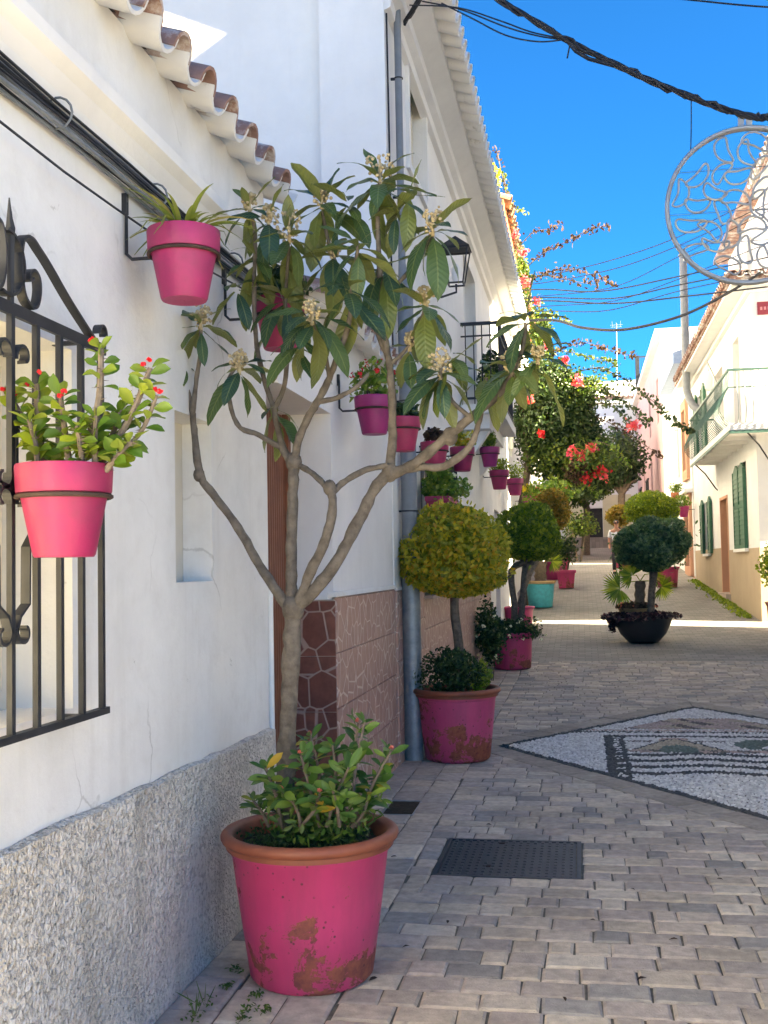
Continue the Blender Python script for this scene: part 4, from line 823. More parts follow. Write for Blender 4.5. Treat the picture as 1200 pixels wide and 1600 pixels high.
def belly(x, y, ox, oy): return [(x+ox*b, y+oy*b, BZ+.13+z) for z, b in ((0, 0), (.10, .10), (.22, .17), (.34, .17), (.50, .10), (.68, .02), (.85, 0), (1.0, 0))]
me_b = None
y = BY0+.02
while y < BY1:
    mb = MB(); mb.tube(belly(BX+.005, y, -1, 0), .0085, 5); mb.build('baluster', 'iron_green', rl); y += .20
x = BX+.15
while x < 5.2:
    mb = MB(); mb.tube(belly(x, BY0+.005, 0, -1), .010, 5); mb.build('baluster', 'iron_grey', rl); x += .135
y = BY0+.3                                    # scrollwork band on the belly
while y < BY1-.2:
    mb = MB(); mb.torus((0, 0, 0), .085, .007, 14, 4); mb.v = [(BX-.17+.02*q[0], y+q[1], BZ+.40+q[0]) for q in mb.v]; mb.build('scroll', 'iron_green', rl); y += .4
def strut(x, y, dx, dy):
    pts = [(x, y, BZ-.02), (x+dx*.3, y+dy*.3, BZ-.25), (x+dx*.62, y+dy*.62, BZ-.62), (x+dx*.74, y+dy*.74, BZ-.72), (x+dx*.72, y+dy*.72, BZ-.62), (x+dx*.66, y+dy*.66, BZ-.66)]
    mb = MB(); mb.tube(pts, .016, 6); mb.build('strut', 'iron_black', bl)
strut(BX+.08, 28.2, .75, 0); strut(XR-.28, BY0+.1, .85, .85)
# hipped eaves
EX, EY, EZ = 2.93, 21.45, 6.92
mb = MB(); mb.add([(EX, EY, EZ), (EX, YR1+.3, EZ), (X2, YR1+.3, EZ), (X2, EY, EZ), (EX, EY, EZ+.07), (EX, YR1+.3, EZ+.07), (X2, YR1+.3, EZ+.07), (X2, EY, EZ+.07), (7.6, 25.5, EZ+1.35), (7.6, YR1+.3, EZ+1.35)],
    [(0, 1, 2, 3), (0, 4, 5, 1), (4, 0, 3, 7), (4, 8, 9, 5), (7, 8, 4), (7, 6, 9, 8), (1, 5, 9, 6, 2)]); rr = mb.build('roof', 'tile_red', HR)
mb = MB(); mb.box((EX+.04, EY+.04, EZ-.06), (X2, YR1+.25, EZ-.002)); mb.build('soffit', 'plaster_cream', rr)
mb = MB(); mb.box((XR-.09, YR0-.09, EZ-.16), (XR+.02, YR1, EZ-.062)); mb.box((XR+.02, YR0-.09, EZ-.16), (X2, YR0+.02, EZ-.062)); mb.build('cornice', 'plaster_white', HR)
tile_row(rr, (EX-.08, EY+.05, EZ+.06), (0, 1, 0), (-1, 0, 0), 50, .245, R(17), 'tile_red', 'tile_red', r=.09, L=.4)
tile_row(rr, (EX+.05, EY-.08, EZ+.06), (1, 0, 0), (0, -1, 0), 12, .245, R(17), 'tile_red', 'tile_washed', r=.09, L=.4)
p = ony(1183, 472, YR0-.02); q = ony(1200, 491, YR0-.02)
mb = MB(); mb.box((p.x, YR0-.03, q.z), (p.x+.50, YR0-.004, p.z)); sg = tag(mb.build('street_sign', 'sign_red', None, at=(p.x, YR0, q.z)), 'small dark red street sign high on the corner house end wall', 'sign')
mb = MB()
for i in range(6): mb.box((p.x+.05+i*.07, YR0-.034, q.z+.09), (p.x+.09+i*.07, YR0-.0305, q.z+.15))
tag(mb.build('lettering', 'sign_pale', sg), kind='stuff')
# flue pipe at the far end of the eaves, and a wall lamp
fl = thing('flue_pipe', 'tall dark grey metal flue pipe beside the corner house eaves', 'pipe', (2.9, 33.2, 6)); fx = onx(1072, 500, 2.86)
a, b = ony(1067, 398, 31.5), ony(1073, 610, 31.5); c = ony(1083, 634, 31.2); d = Vector((XR+.01, 30.9, c.z-.25))
mb = MB(); mb.tube([a, a.lerp(b, .5), b, b.lerp(c, .5)+Vector((0, 0, -.06)), c, d], .11, 12); mb.build('pipe', 'grey_paint', fl, True); mb = MB(); mb.torus(a.lerp(b, .3), .115, .012, 16, 5); mb.build('collar', 'grey_paint', fl); mb = MB(); mb.torus(a, .115, .02, 16, 5); mb.build('rim', 'grey_paint', fl)
wl = thing('wall_lamp', 'white curved-arm wall lamp above the green balcony', 'lamp', (XR, 25.6, 5.6))
mb = MB(); mb.tube([(XR, 27.2, 5.75), (XR-.2, 26.9, 6.1), (XR-.35, 26.3, 6.2), (XR-.4, 25.9, 6.05), (XR-.4, 25.8, 5.9)], .014, 6); mb.build('arm', 'iron_grey', wl); mb = MB(); mb.lathe((XR-.4, 25.8, 5.45), [(.03, 0), (.09, .05), (.11, .3), (.06, .42), (.02, .46)], 10, True); mb.build('shade', 'white_paint', wl, True)
# upper storey set back above the corner house
HU = thing('roof_storey', 'white upper storey rising behind the corner house eaves', 'house', (7.6, 29, 8))
mb = MB(); holes = [(29.5, 30.4, 8.7, 10.1), (31.3, 32.1, 8.7, 10.1)]
facade(mb, (4.6, 0, 0), (0, 1, 0), (-1, 0, 0), 27, 34, 7.0, 10.6, holes, .2); mb.quad((10, 27, 7), (4.6, 27, 7), (4.6, 27, 10.6), (10, 27, 10.6)); mb.quad((4.6, 34, 7), (10, 34, 7), (10, 34, 10.6), (4.6, 34, 10.6)); mb.quad((4.6, 27, 10.6), (4.6, 34, 10.6), (10, 34, 10.6), (10, 27, 10.6)); mb.build('wall', 'plaster_white', HU)
for h in holes: window_part(HU, 4.6, h, -1, 'white_paint', 'glass', .18)
mb = MB(); mb.box((4.2, 26.7, 10.61), (10.3, 34.3, 10.75)); mb.build('roof', 'tile_red', HU)

# ================================================================ HOUSES FURTHER UP
def house_x(name, label, X, y0, y1, zt, holes, mat, sign, deep=6, wmat='glass', fmat='white_paint'):
    h = thing(name, label, 'house', (X, (y0+y1)/2, gz((y0+y1)/2))); zb_ = gz(min(y0, y1))-.3
    mb = MB(); facade(mb, (X, 0, 0), (0, 1, 0), (sign, 0, 0), y0, y1, zb_, zt, holes, .18); x1 = X-sign*deep
    for q in ([(x1, y0, zb_), (X, y0, zb_), (X, y0, zt), (x1, y0, zt)], [(X, y1, zb_), (x1, y1, zb_), (x1, y1, zt), (X, y1, zt)], [(X, y0, zt), (X, y1, zt), (x1, y1, zt), (x1, y0, zt)], [(x1, y0, zb_), (x1, y1, zb_), (x1, y1, zt), (x1, y0, zt)]): mb.quad(*q)
    mb.build('wall', mat, h)
    for q in holes: window_part(h, X, q, sign, fmat, wmat, .16)
    return h
h = house_x('salmon_trim_house', 'narrow white house with salmon window surrounds and a blue roof edge', 3.34, 34.02, 40.4, 7.6, [(34.9, 35.9, 4.4, 6.3), (38.0, 38.8, 4.4, 6.3), (34.7, 36.0, 1.4, 3.4)], 'plaster_white', -1)
for w_ in ((34.9, 35.9, 4.4, 6.3), (34.7, 36.0, 1.4, 3.4)):
    for a, b in (((w_[0]-.3, w_[2]-.3), (w_[0], w_[3]+.3)), ((w_[1], w_[2]-.3), (w_[1]+.3, w_[3]+.3)), ((w_[0], w_[3]), (w_[1], w_[3]+.3)), ((w_[0], w_[2]-.3), (w_[1], w_[2]))):
        mb = MB(); mb.box((3.24, a[0], a[1]), (3.36, b[0], b[1])); mb.build('window_surround', 'plaster_salmon', h)
mb = MB(); mb.box((3.32, 34.05, .8), (3.36, 40.3, 1.09)); mb.build('base_band', 'plaster_salmon', h)
mb = MB(); mb.add([(2.9, 34.1, 7.6), (2.9, 40.5, 7.6), (2.9, 40.5, 7.95), (2.9, 34.1, 7.95), (6, 34.1, 7.6), (6, 40.5, 7.6), (6, 40.5, 8.9), (6, 34.1, 8.9)], [(0, 3, 2, 1), (3, 7, 6, 2), (0, 1, 5, 4), (0, 4, 7, 3), (1, 2, 6, 5)]); mb.build('roof', 'slate_blue', h)
mb = MB(); mb.box((3.1, 34.05, 2.9+.75), (3.345, 40.3, 2.9+.85)); mb.build('string_course', 'plaster_cream', h)
h = house_x('pink_house', 'pink house with white trim further up the street', 3.2, 42.6, 62.8, 10.2, [(45, 46, 4.0, 6.1), (50, 51.2, 4.0, 6.1), (56, 57, 4.0, 6.1), (45, 46, 7.2, 9), (50, 51.2, 7.2, 9)], 'plaster_pink', -1)
for a, b in (((3.15, 42.5, 1.3), (9, 42.59, 10.2)),): mb = MB(); mb.box(a, b); mb.build('end_wall', 'plaster_white', h)
mb = MB(); mb.box((3.08, 42.6, 3.55), (3.195, 62.8, 3.8)); mb.build('string_course', 'plaster_pink', h)
mb = MB(); mb.box((2.95, 42.4, 10.21), (9, 62.8, 10.45)); mb.build('cornice', 'plaster_white', h)
for y in (45.5, 50.6):
    mb = MB(); mb.box((2.65, y-.9, 3.81), (3.195, y+.9, 3.92)); bb = mb.build('balcony', 'plaster_pink', h)
    for i in range(14): mb = MB(); mb.box((2.67, y-.88+i*.133, 3.92), (2.695, y-.855+i*.133, 4.85)); mb.build('baluster', 'iron_black', bb)
    mb = MB(); mb.box((2.65, y-.9, 4.85), (2.71, y+.9, 4.9)); mb.build('rail', 'iron_black', bb)
# vine-covered house on the near side beyond the tall house
HV = house_x('vine_house', 'white house behind the bougainvillea with a brown tiled parapet', -1.75, 24.65, 40, 9.6, [(27, 28, 4, 5.8), (31, 32, 1.6, 3.4), (35, 36, 4, 5.8)], 'plaster_white', 1, 7, 'glass')
mb = MB(); mb.box((-8.7, 24.6, 9.61), (-1.55, 25.1, 9.9)); mb.box((-2.05, 25.1, 9.61), (-1.55, 40, 9.9)); pp = mb.build('parapet', 'terracotta', HV)
tile_row(pp, (-1.42, 24.9, 9.9), (0, 1, 0), (1, 0, 0), 30, .5, R(20), 'tile_brown', 'tile_brown', r=.16, L=.6)
mb = MB(); mb.box((-2.7, 24.7, 9.91), (-2.3, 25.2, 11.6)); mb.box((-2.78, 24.62, 11.61), (-2.22, 25.28, 11.75)); tag(mb.build('chimney', 'terracotta', HV))
house_x('far_white_house', 'far white house on the bougainvillea side', -1.5, 42, 60, 9.0, [(44, 45, 3.8, 5.6), (48, 49, 3.8, 5.6)], 'plaster_white', 1, 7)
# the end of the street
YE = 63.0; HE = thing('end_house', 'white house with dark arched door closing the end of the street', 'house', (1, YE, gz(60)))
zg = 2.2; a, b = ony(921, 852, YE), ony(943, 852, YE); dz = ony(930, 794, YE).z
mb = MB(); facade(mb, (0, YE, 0), (1, 0, 0), (0, -1, 0), -14, 14, zg, 11.9, [(a.x, b.x, zg+.3, dz), (-1.2, -.3, 7.2, 9), (2.0, 2.9, 7.2, 9), (3.3, 4.1, 3.6, 5.2)], .3); mb.quad((-14, YE, 11.9), (14, YE, 11.9), (14, YE+9, 11.9), (-14, YE+9, 11.9)); mb.quad((14, YE, zg), (14, YE+9, zg), (14, YE+9, 11.9), (14, YE, 11.9)); mb.quad((-14, YE+9, zg), (-14, YE, zg), (-14, YE, 11.9), (-14, YE+9, 11.9)); mb.build('wall', 'plaster_white', HE)
mb = MB(); mb.box((a.x-.05, YE+.3, zg), (b.x+.05, YE+.35, dz+.05)); mb.build('door', 'dark_void', HE)
mb = MB(); mb.box((a.x-1.3, YE-.05, zg+.3), (a.x-.02, YE-.001, 5.4)); mb.box((b.x+.02, YE-.05, zg+.3), (b.x+1.6, YE-.001, 5.4)); mb.build('door_panel', 'plaster_yellow', HE)
for x in (-1.2, 2.0): mb = MB(); mb.box((x-.02, YE+.2, 7.18), (x+.92, YE+.23, 9.02)); wn = mb.build('window', 'glass', HE)
mb = MB(); mb.box((-14, YE-.3, 10.6), (14, YE-.001, 10.75)); ee = mb.build('eaves', 'plaster_cream', HE)
tile_row(ee, (-2.5, YE-.35, 10.85), (1, 0, 0), (0, -1, 0), 26, .3, R(24), 'tile_red', 'tile_red', r=.11, L=.7)
for i in range(3): mb = MB(); mb.box((-3, 57.5+i*.9, gz(57.5+i*.9)-.1), (2.7, 63, 2.5+.14*(i+1))); tag(mb.build('street_step', 'street_far'), kind='structure')
# outside stair and railing on the roof
SR = thing('roof_stair', 'dark iron stair with railing on the far rooftop', 'stair', (3.2, 56, 11)); YS = 58
pa, pb = ony(992, 556, YS), ony(1030, 556, YS); pc, pd = ony(992, 608, YS), ony(1026, 590, YS)
mb = MB(); mb.box((pa.x, YS-.05, pa.z-1.9), (pa.x+.22, YS+.1, pa.z)); mb.build('post', 'iron_black', SR); mb = MB(); mb.box((pb.x-.2, YS-.05, pa.z-1.2), (pb.x-.1, YS+.1, pa.z+.05)); mb.build('post', 'iron_black', SR)
mb = MB(); mb.box((pa.x+.221, YS, pa.z-.1), (pb.x-.201, YS+.06, pa.z-.03)); mb.build('rail', 'iron_black', SR)
for i in range(8): mb = MB(); x = pa.x+.3+i*.105; mb.box((x, YS+.01, pa.z-.95), (x+.025, YS+.04, pa.z-.101)); mb.build('baluster', 'iron_black', SR)
for i in range(4): mb = MB(); mb.box((pa.x+.23, YS-.1-i*.25, pa.z-1.05-i*.24), (pb.x-.3, YS+.3-i*.25, pa.z-.96-i*.24)); mb.build('tread', 'iron_brown', SR)
an = ony(963, 556, YE+.5); at_ = ony(963, 505, YE+.5); AN = thing('antenna', 'thin television antenna on the far white rooftop', 'antenna', (an.x, YE+.5, 11.9))
mb = MB(); mb.tube([(an.x, YE+.5, 11.88), at_], .025, 5); mb.build('mast', 'galvanised', AN)
for i in range(4): mb = MB(); mb.tube([at_+Vector((-.35+.05*i, 0, -.1-.12*i)), at_+Vector((.35-.05*i, 0, -.1-.12*i))], .014, 4); mb.build('rod', 'galvanised', AN)
for dx in (-.22, .22): mb = MB(); mb.tube([at_+Vector((dx, 0, -.2)), at_+Vector((dx*1.1, 0, .12))], .018, 4); mb.build('rod', 'galvanised', AN)
# ================================================================ LEAF SHAPES shared by many leaves
def leaf_mesh(name, mat, width, droop, cup=.10, n=7, obov=0.0, wave=0.0, seed=0):
    rs_ = random.Random(seed); vs_ = []; uv = []; ph = rs_.uniform(0, 6)
    for i in range(n+1):
        t = i/n; w_ = width*.5*max(.03, math.sin(math.pi*min(1, t**(1-obov*.0)*.98+.01))**.75)*(1+obov*(t-.5)*1.6)
        if i == n: w_ = .004
        z = -droop*t*t; y = t*(1-.25*droop*t)
        for k in (-1, -.5, 0, .5, 1):
            vs_.append((k*w_, y, z + cup*abs(k)*w_*2 + wave*math.sin(t*11+ph+k*2)*abs(k))); uv.append((k*.5, t))
    fs = [(i*5+j, i*5+j+1, i*5+j+6, i*5+j+5) for i in range(n) for j in range(4)]
    me = bpy.data.meshes.new(name); me.from_pydata(vs_, [], fs); me.materials.append(MATS[mat]); me.polygons.foreach_set('use_smooth', [True]*len(fs))
    ul = me.uv_layers.new(name='UVMap')
    for l in me.loops: ul.data[l.index].uv = uv[l.vertex_index]
    return me
LQ = [leaf_mesh('leaf', 'leaf_loquat', rnd.uniform(.27, .37), rnd.uniform(.0, .6), rnd.uniform(-.05, .3), 8, .25, rnd.uniform(.012, .03), i) for i in range(14)]
TH = [leaf_mesh('leaf', 'leaf_thorn', rnd.uniform(.46, .58), rnd.uniform(0, .25), rnd.uniform(.1, .3), 5, .5, .0, i) for i in range(4)]
BU = [leaf_mesh('leaf', 'leaf_bush', rnd.uniform(.30, .38), rnd.uniform(0, .4), rnd.uniform(.1, .3), 5, .4, .0, i) for i in range(4)]
def catmull(P, k=5):
    P = [Vector(p) for p in P]; out = []
    for i in range(len(P)-1):
        a, b, c, d = P[max(i-1, 0)], P[i], P[i+1], P[min(i+2, len(P)-1)]
        for j in range(k):
            t = j/k; out.append(.5*((2*b)+(c-a)*t+(2*a-5*b+4*c-d)*t*t+(3*b-a-3*c+d)*t**3))
    return out+[P[-1]]
def limb(parent, pts, rads, mat, name='branch', n=9, k=5, knob=.0):
    P = catmull(pts, k); m_ = len(pts)-1; rr = []
    for i in range(len(P)):
        t = i/k; j = min(int(t), m_-1); rr.append((rads[j]+(rads[j+1]-rads[j])*(t-j))*(1+knob*rnd.uniform(-1, 1)))
    P = [p+Vector((rnd.uniform(-1, 1), rnd.uniform(-1, 1), rnd.uniform(-1, 1)))*rr[i]*knob*.8 for i, p in enumerate(P)]
    mb = MB(); mb.tube(P, rr, n); return mb.build(name, mat, parent, True)

# ================================================================ PLANTERS ON THE GROUND
def planter(label, x, y, rim, base, h, mat, rim_mat, group=None, name='planter', soil_d=.06):
    z = gz(y); t = thing(name, label, 'planter', (x, y, z), group); e = .021*rim/.34
    mb = MB(); mb.lathe((x, y, z), [(.01, .002), (base*.93, .002), (base, .02), (base+(rim*.90-base)*.5, h*.46), (rim*.885, h*.86), (rim*.905, h*.87), (rim*.915, h*.93)], 48); mb.build('body', mat, t, True)
    mb = MB(); c = h-.015; prof = [(rim*.915, h*.90), (rim*.95, h*.90)]
    prof += [(rim*.94+e*1.15*math.cos(a), c+e*1.05*math.sin(a)) for a in np.linspace(-1.4, 2.9, 12)] + [(rim*.86, h-.03), (rim*.83, h*.70)]
    mb.lathe((x, y, z), prof, 48); mb.build('rim', rim_mat, t, True)
    mb = MB(); n = 40; vs_ = [(x, y, z+h-soil_d)]
    for k in (1, 2, 3):
        for j in range(n): a = 2*math.pi*j/n; r_ = rim*.86*k/3; vs_.append((x+r_*math.cos(a), y+r_*math.sin(a), z+h-soil_d+rnd.uniform(-.01, .01)))
    fs = [(0, 1+j, 1+(j+1) % n) for j in range(n)]
    for k in (0, 1): fs += [(1+k*n+j, 1+(k+1)*n+j, 1+(k+1)*n+(j+1) % n, 1+k*n+(j+1) % n) for j in range(n)]
    mb.add(vs_, fs); mb.build('soil', 'soil', t); return t
P1 = Vector((-1.06, 4.12, 0)); planter('big pink planter with clay rim holding the loquat tree', P1.x, P1.y, .338, .235, .55, 'paint_planter', 'terracotta_rim')
P2 = Vector((-1.03, 8.80, 0)); planter('worn pink planter with clay rim under the yellow ball topiary', P2.x, P2.y, .355, .262, .565, 'paint_planter_worn', 'terracotta_rim')
P3 = Vector((-1.04, 15.9, gz(15.9))); planter('pink planter under the twin-stemmed green topiary', P3.x, P3.y, .33, .27, .52, 'paint_planter', 'paint_planter')
P4 = Vector((-.97, 25.2, gz(25.2))); planter('turquoise planter with clay rim holding a small palm', P4.x, P4.y, .36, .27, .60, 'pot_turquoise', 'ochre_clay')
# square planter
P5 = Vector((-.46, 30.8, gz(30.8))); t = thing('square_planter', 'square pink planter with a thin leafy shrub', 'planter', P5); mb = MB()
for z0, z1, s0, s1 in ((0, .42, .20, .245), (.42, .50, .275, .275)):
    x, y, z = P5; mb.add([(x-s0, y-s0, z+z0), (x+s0, y-s0, z+z0), (x+s0, y+s0, z+z0), (x-s0, y+s0, z+z0), (x-s1, y-s1, z+z1), (x+s1, y-s1, z+z1), (x+s1, y+s1, z+z1), (x-s1, y+s1, z+z1)], [(3, 2, 1, 0), (0, 1, 5, 4), (1, 2, 6, 5), (2, 3, 7, 6), (3, 0, 4, 7), (4, 5, 6, 7)])
    mb.build('body' if z0 == 0 else 'rim', 'paint_planter', t); mb = MB()
P6 = Vector((-.88, 34.2, gz(34.2))); planter('round magenta planter just behind the square pink planter', P6.x, P6.y, .34, .24, .55, 'pot_magenta', 'pot_magenta')
P7 = Vector((-.75, 38.6, gz(38.6))); planter('coral planter furthest up the bougainvillea side', P7.x, P7.y, .34, .24, .6, 'pot_coral', 'pot_coral')
P8 = Vector((-1.2, 20.6, gz(20.6))); planter('pink planter under the bronze-brown topiary behind the twin-stemmed one', P8.x, P8.y, .30, .23, .45, 'paint_planter', 'paint_planter')
P9 = Vector((-1.12, 7.9, 0))
# wide black bowl
PB = Vector((.97, 18.85, gz(18.85))); t = thing('bowl_planter', 'wide black bowl planter standing alone in the street', 'planter', PB)
mb = MB(); mb.lathe(PB, [(.02, .002), (.24, .002), (.27, .02), (.38, .14), (.455, .30), (.485, .40), (.50, .41), (.50, .44), (.46, .44), (.43, .36)], 40); mb.build('bowl', 'pot_black', t, True)
mb = MB(); mb.lathe(PB, [(.005, .39), (.25, .40), (.45, .385)], 24); mb.build('soil', 'soil', t)
OB = PB+Vector((-.12, .12, .36)); t = thing('clay_bowl', 'ochre clay bowl of succulents inside the black bowl planter', 'planter', OB); mb = MB(); mb.lathe(OB, [(.02, 0), (.17, 0), (.24, .10), (.28, .19), (.30, .20), (.27, .205), (.25, .15)], 28); mb.build('bowl', 'ochre_clay', t, True); mb = MB(); mb.lathe(OB, [(.005, .165), (.25, .16)], 20); mb.build('soil', 'soil', t)

# ================================================================ LOQUAT TREE
TY = 4.12; LT = thing('loquat_tree', 'young loquat tree with large drooping leaves and cream blossom in pink planter', 'tree', (ony(447, 1270, TY).x, TY, .5))
def L(px, py, off=0): return ony(px, py, TY+off)
pr = lambda r: r*TY/FPX
def br(pts, rads, name='branch'): return limb(LT, [L(*p) for p in pts], [pr(r)*.82 for r in rads], 'bark', name, 10, 5, .12)
br([(446, 1290), (446, 1215), (451, 1100), (456, 1010), (459, 940)], [22, 19.5, 18, 17.5, 15], 'trunk')
br([(462, 965), (440, 935), (405, 882), (372, 825), (338, 778), (314, 745), (304, 680), (300, 640), (290, 600), (280, 570)], [11, 10.5, 9, 8.5, 8, 8.5, 7, 6.5, 5, 4])
br([(301, 645, 0), (306, 600, -.02), (312, 560, -.04), (314, 515, -.05)], [6, 5, 4.5, 4])
br([(457, 960), (455, 900, .02), (456, 830, .03), (458, 760, .03), (459, 722, .03)], [13, 12, 11.5, 11, 12])
br([(459, 730, .03), (440, 695, .05), (428, 640, .08), (412, 590, .08), (400, 530, .06), (397, 450, .04), (399, 380, .02), (394, 335, 0)], [10, 7.5, 6, 5.5, 5, 4.5, 4, 3.5])
br([(440, 700, .05), (405, 680, .0), (370, 662, -.06), (356, 600, -.08), (372, 570, -.08)], [6, 5.5, 5, 4, 3.5])
br([(459, 728, .03), (466, 690, .0), (480, 655, -.04), (498, 625, -.08), (515, 590, -.10), (528, 555, -.12), (545, 505, -.12), (552, 440, -.1), (560, 380, -.1)], [9, 8.5, 8, 7.5, 6, 5.5, 5, 4, 3.5])
br([(498, 628, -.08), (525, 622, -.1), (555, 606, -.1), (575, 585, -.06)], [5.5, 5, 4.5, 4])
br([(428, 640, .08), (445, 600, .1), (448, 540, .1), (446, 470, .08), (452, 385, .02)], [5.5, 5, 4.5, 4, 3.5])
br([(515, 592, -.10), (505, 540, -.16), (488, 500, -.2)], [4.5, 4, 3.5])
br([(463, 955), (480, 905, -.04), (506, 850, -.06), (520, 795, -.05), (515, 762, -.04)], [10.5, 10, 9.5, 9, 9])
br([(516, 770, -.04), (495, 745, -.02), (470, 728, .02)], [6.5, 6, 6]); br([(516, 775, -.04), (535, 755, 0), (570, 735, .05), (606, 727, .08)], [7, 6.5, 6, 6])
br([(461, 950), (495, 918, -.02), (532, 868, 0), (560, 815, .05), (585, 765, .08), (609, 738, .1)], [14, 13, 12, 11.5, 11, 11])
br([(608, 742, .1), (613, 690, .12), (613, 640, .12), (610, 580, .12), (603, 535, .12), (596, 470, .1), (592, 400, .08), (590, 320, .06), (594, 285, .05)], [10, 9, 8.5, 7.5, 7, 6, 5, 4.5, 4])
br([(606, 560, .12), (580, 500, .16), (552, 455, .16), (520, 400, .14), (503, 330, .1)], [5.5, 4.5, 4.5, 4, 3.5])
br([(597, 475, .1), (625, 440, .05), (655, 405, .02), (676, 360, 0)], [4.5, 4, 4, 3.5]); br([(609, 570, .12), (635, 545, .12), (655, 510, .1), (664, 480, .08)], [4.5, 4, 4, 3.5])
br([(609, 745, .1), (650, 722, .08), (690, 690, .05), (735, 652, .02), (775, 620, 0), (797, 590, -.02), (802, 570, -.02)], [11, 10.5, 10, 9, 7.5, 6, 4.5])
br([(612, 738, .1), (655, 730, .1), (695, 728, .08), (732, 700, .08), (747, 665, .08), (755, 620, .08), (760, 590, .08)], [8, 8, 8, 7.5, 6, 5, 4])
br([(735, 652, .02), (705, 625, -.02), (690, 590, -.05), (688, 575, -.05)], [4.5, 4, 3.5, 3.5]); br([(797, 592, -.02), (815, 550, -.04), (822, 505, -.05)], [4.5, 4, 3.5])
def knot(px, py, off, r): mb = MB(); c = L(px, py, off); mb.ball(c, pr(r), 10, 6, 1.2); mb.build('knot', 'bark', LT, True)
knot(459, 722, .03, 14); knot(515, 762, -.04, 11); knot(609, 738, .1, 14); knot(703, 682, .05, 13); knot(311, 742, 0, 10); knot(458, 952, 0, 19)
lf = 0
def rosette(px, py, off, n, Lp, up=.9, flower=True, fr=18, seed=0, lean=(0, 0)):
    global lf; fr = fr*1.08
    rs_ = random.Random(seed+int(px*7+py)); c = L(px, py, off); ga = rs_.uniform(0, 6.28)
    for i in range(n):
        a = ga + i*2.39996 + rs_.uniform(-.3, .3); t = i/max(1, n-1)
        el = (up+.15)*(1-t) + (-.95)*t + rs_.uniform(-.25, .25)
        d = Vector((math.cos(a)*math.cos(el)+lean[0], math.sin(a)*math.cos(el)*.9, math.sin(el)+lean[1])); nrm = Vector((0, 0, 1)) if abs(d.z) < .9 else Vector((math.cos(a), math.sin(a), .3))
        nrm = nrm + Vector((rs_.uniform(-.45, .45), rs_.uniform(-.75, .15), 0)) + Vector((math.cos(a), math.sin(a), 0))*max(0, -math.sin(el))*.9
        s = pr(Lp)*.99*rs_.uniform(.62, 1.15)*(.78+.35*t); b = c + Vector((math.cos(a), math.sin(a), 0))*pr(4) + Vector((0, 0, pr(14)*(.6-t*1.6)))
        place('leaf', LQ[rs_.randrange(14)], LT, frame_mat(b, d, nrm, s)); lf += 1
    if flower:
        mb = MB()
        for i in range(60):
            q = Vector((rs_.gauss(0, 1), rs_.gauss(0, 1), rs_.gauss(0, 1))).normalized()*pr(fr)*rs_.random()**.4; q.z *= 1.25
            mb.ball(c+Vector((0, 0, pr(fr*.9)))+q, pr(rs_.uniform(2.0, 3.4)), 6, 4)
        mb.tube([c-Vector((0, 0, pr(10))), c+Vector((0, 0, pr(fr*1.5)))], [pr(3.5), pr(2)], 5); mb.build('flower_cluster', 'blossom', LT, True)
for a in [(390, 325, 0, 11, 74, .95, True, 12), (452, 372, .02, 14, 86, .8, True, 22), (503, 318, .1, 13, 86, 1.0, True, 16), (594, 285, .05, 17, 92, .9, True, 24), (676, 360, 0, 13, 88, .9, True, 18), (560, 388, -.1, 12, 84, .6, False, 0), (488, 498, -.2, 13, 92, .2, True, 14), (314, 508, -.05, 12, 76, .7, True, 16), (374, 576, -.08, 11, 80, .2, True, 15),
          (664, 476, .08, 13, 88, .7, True, 14), (688, 584, -.05, 14, 90, .35, True, 18), (800, 575, -.02, 13, 88, .5, True, 15), (822, 500, -.05, 12, 84, .9, False, 0), (757, 585, .08, 6, 70, .5, False, 0), (446, 470, .08, 12, 84, .4, False, 0), (400, 400, .03, 11, 76, .5, False, 0), (640, 540, .12, 6, 66, .4, True, 11), (545, 455, -.12, 11, 84, .1, False, 0), (280, 565, 0, 6, 52, .6, False, 0), (600, 420, .1, 12, 88, .2, False, 0), (430, 640, .08, 6, 70, -.2, False, 0), (520, 400, .14, 12, 88, .5, True, 13), (620, 330, .06, 7, 76, .4, False, 0), (420, 345, .0, 8, 80, .6, True, 12), (545, 320, .08, 8, 84, .6, False, 0), (640, 300, .06, 6, 80, .8, False, 0), (705, 560, .0, 6, 84, .0, False, 0), (470, 540, -.1, 7, 90, -.2, False, 0), (370, 450, .03, 7, 80, .3, False, 0), (840, 560, -.05, 6, 80, .4, True, 10)]: rosette(*a)

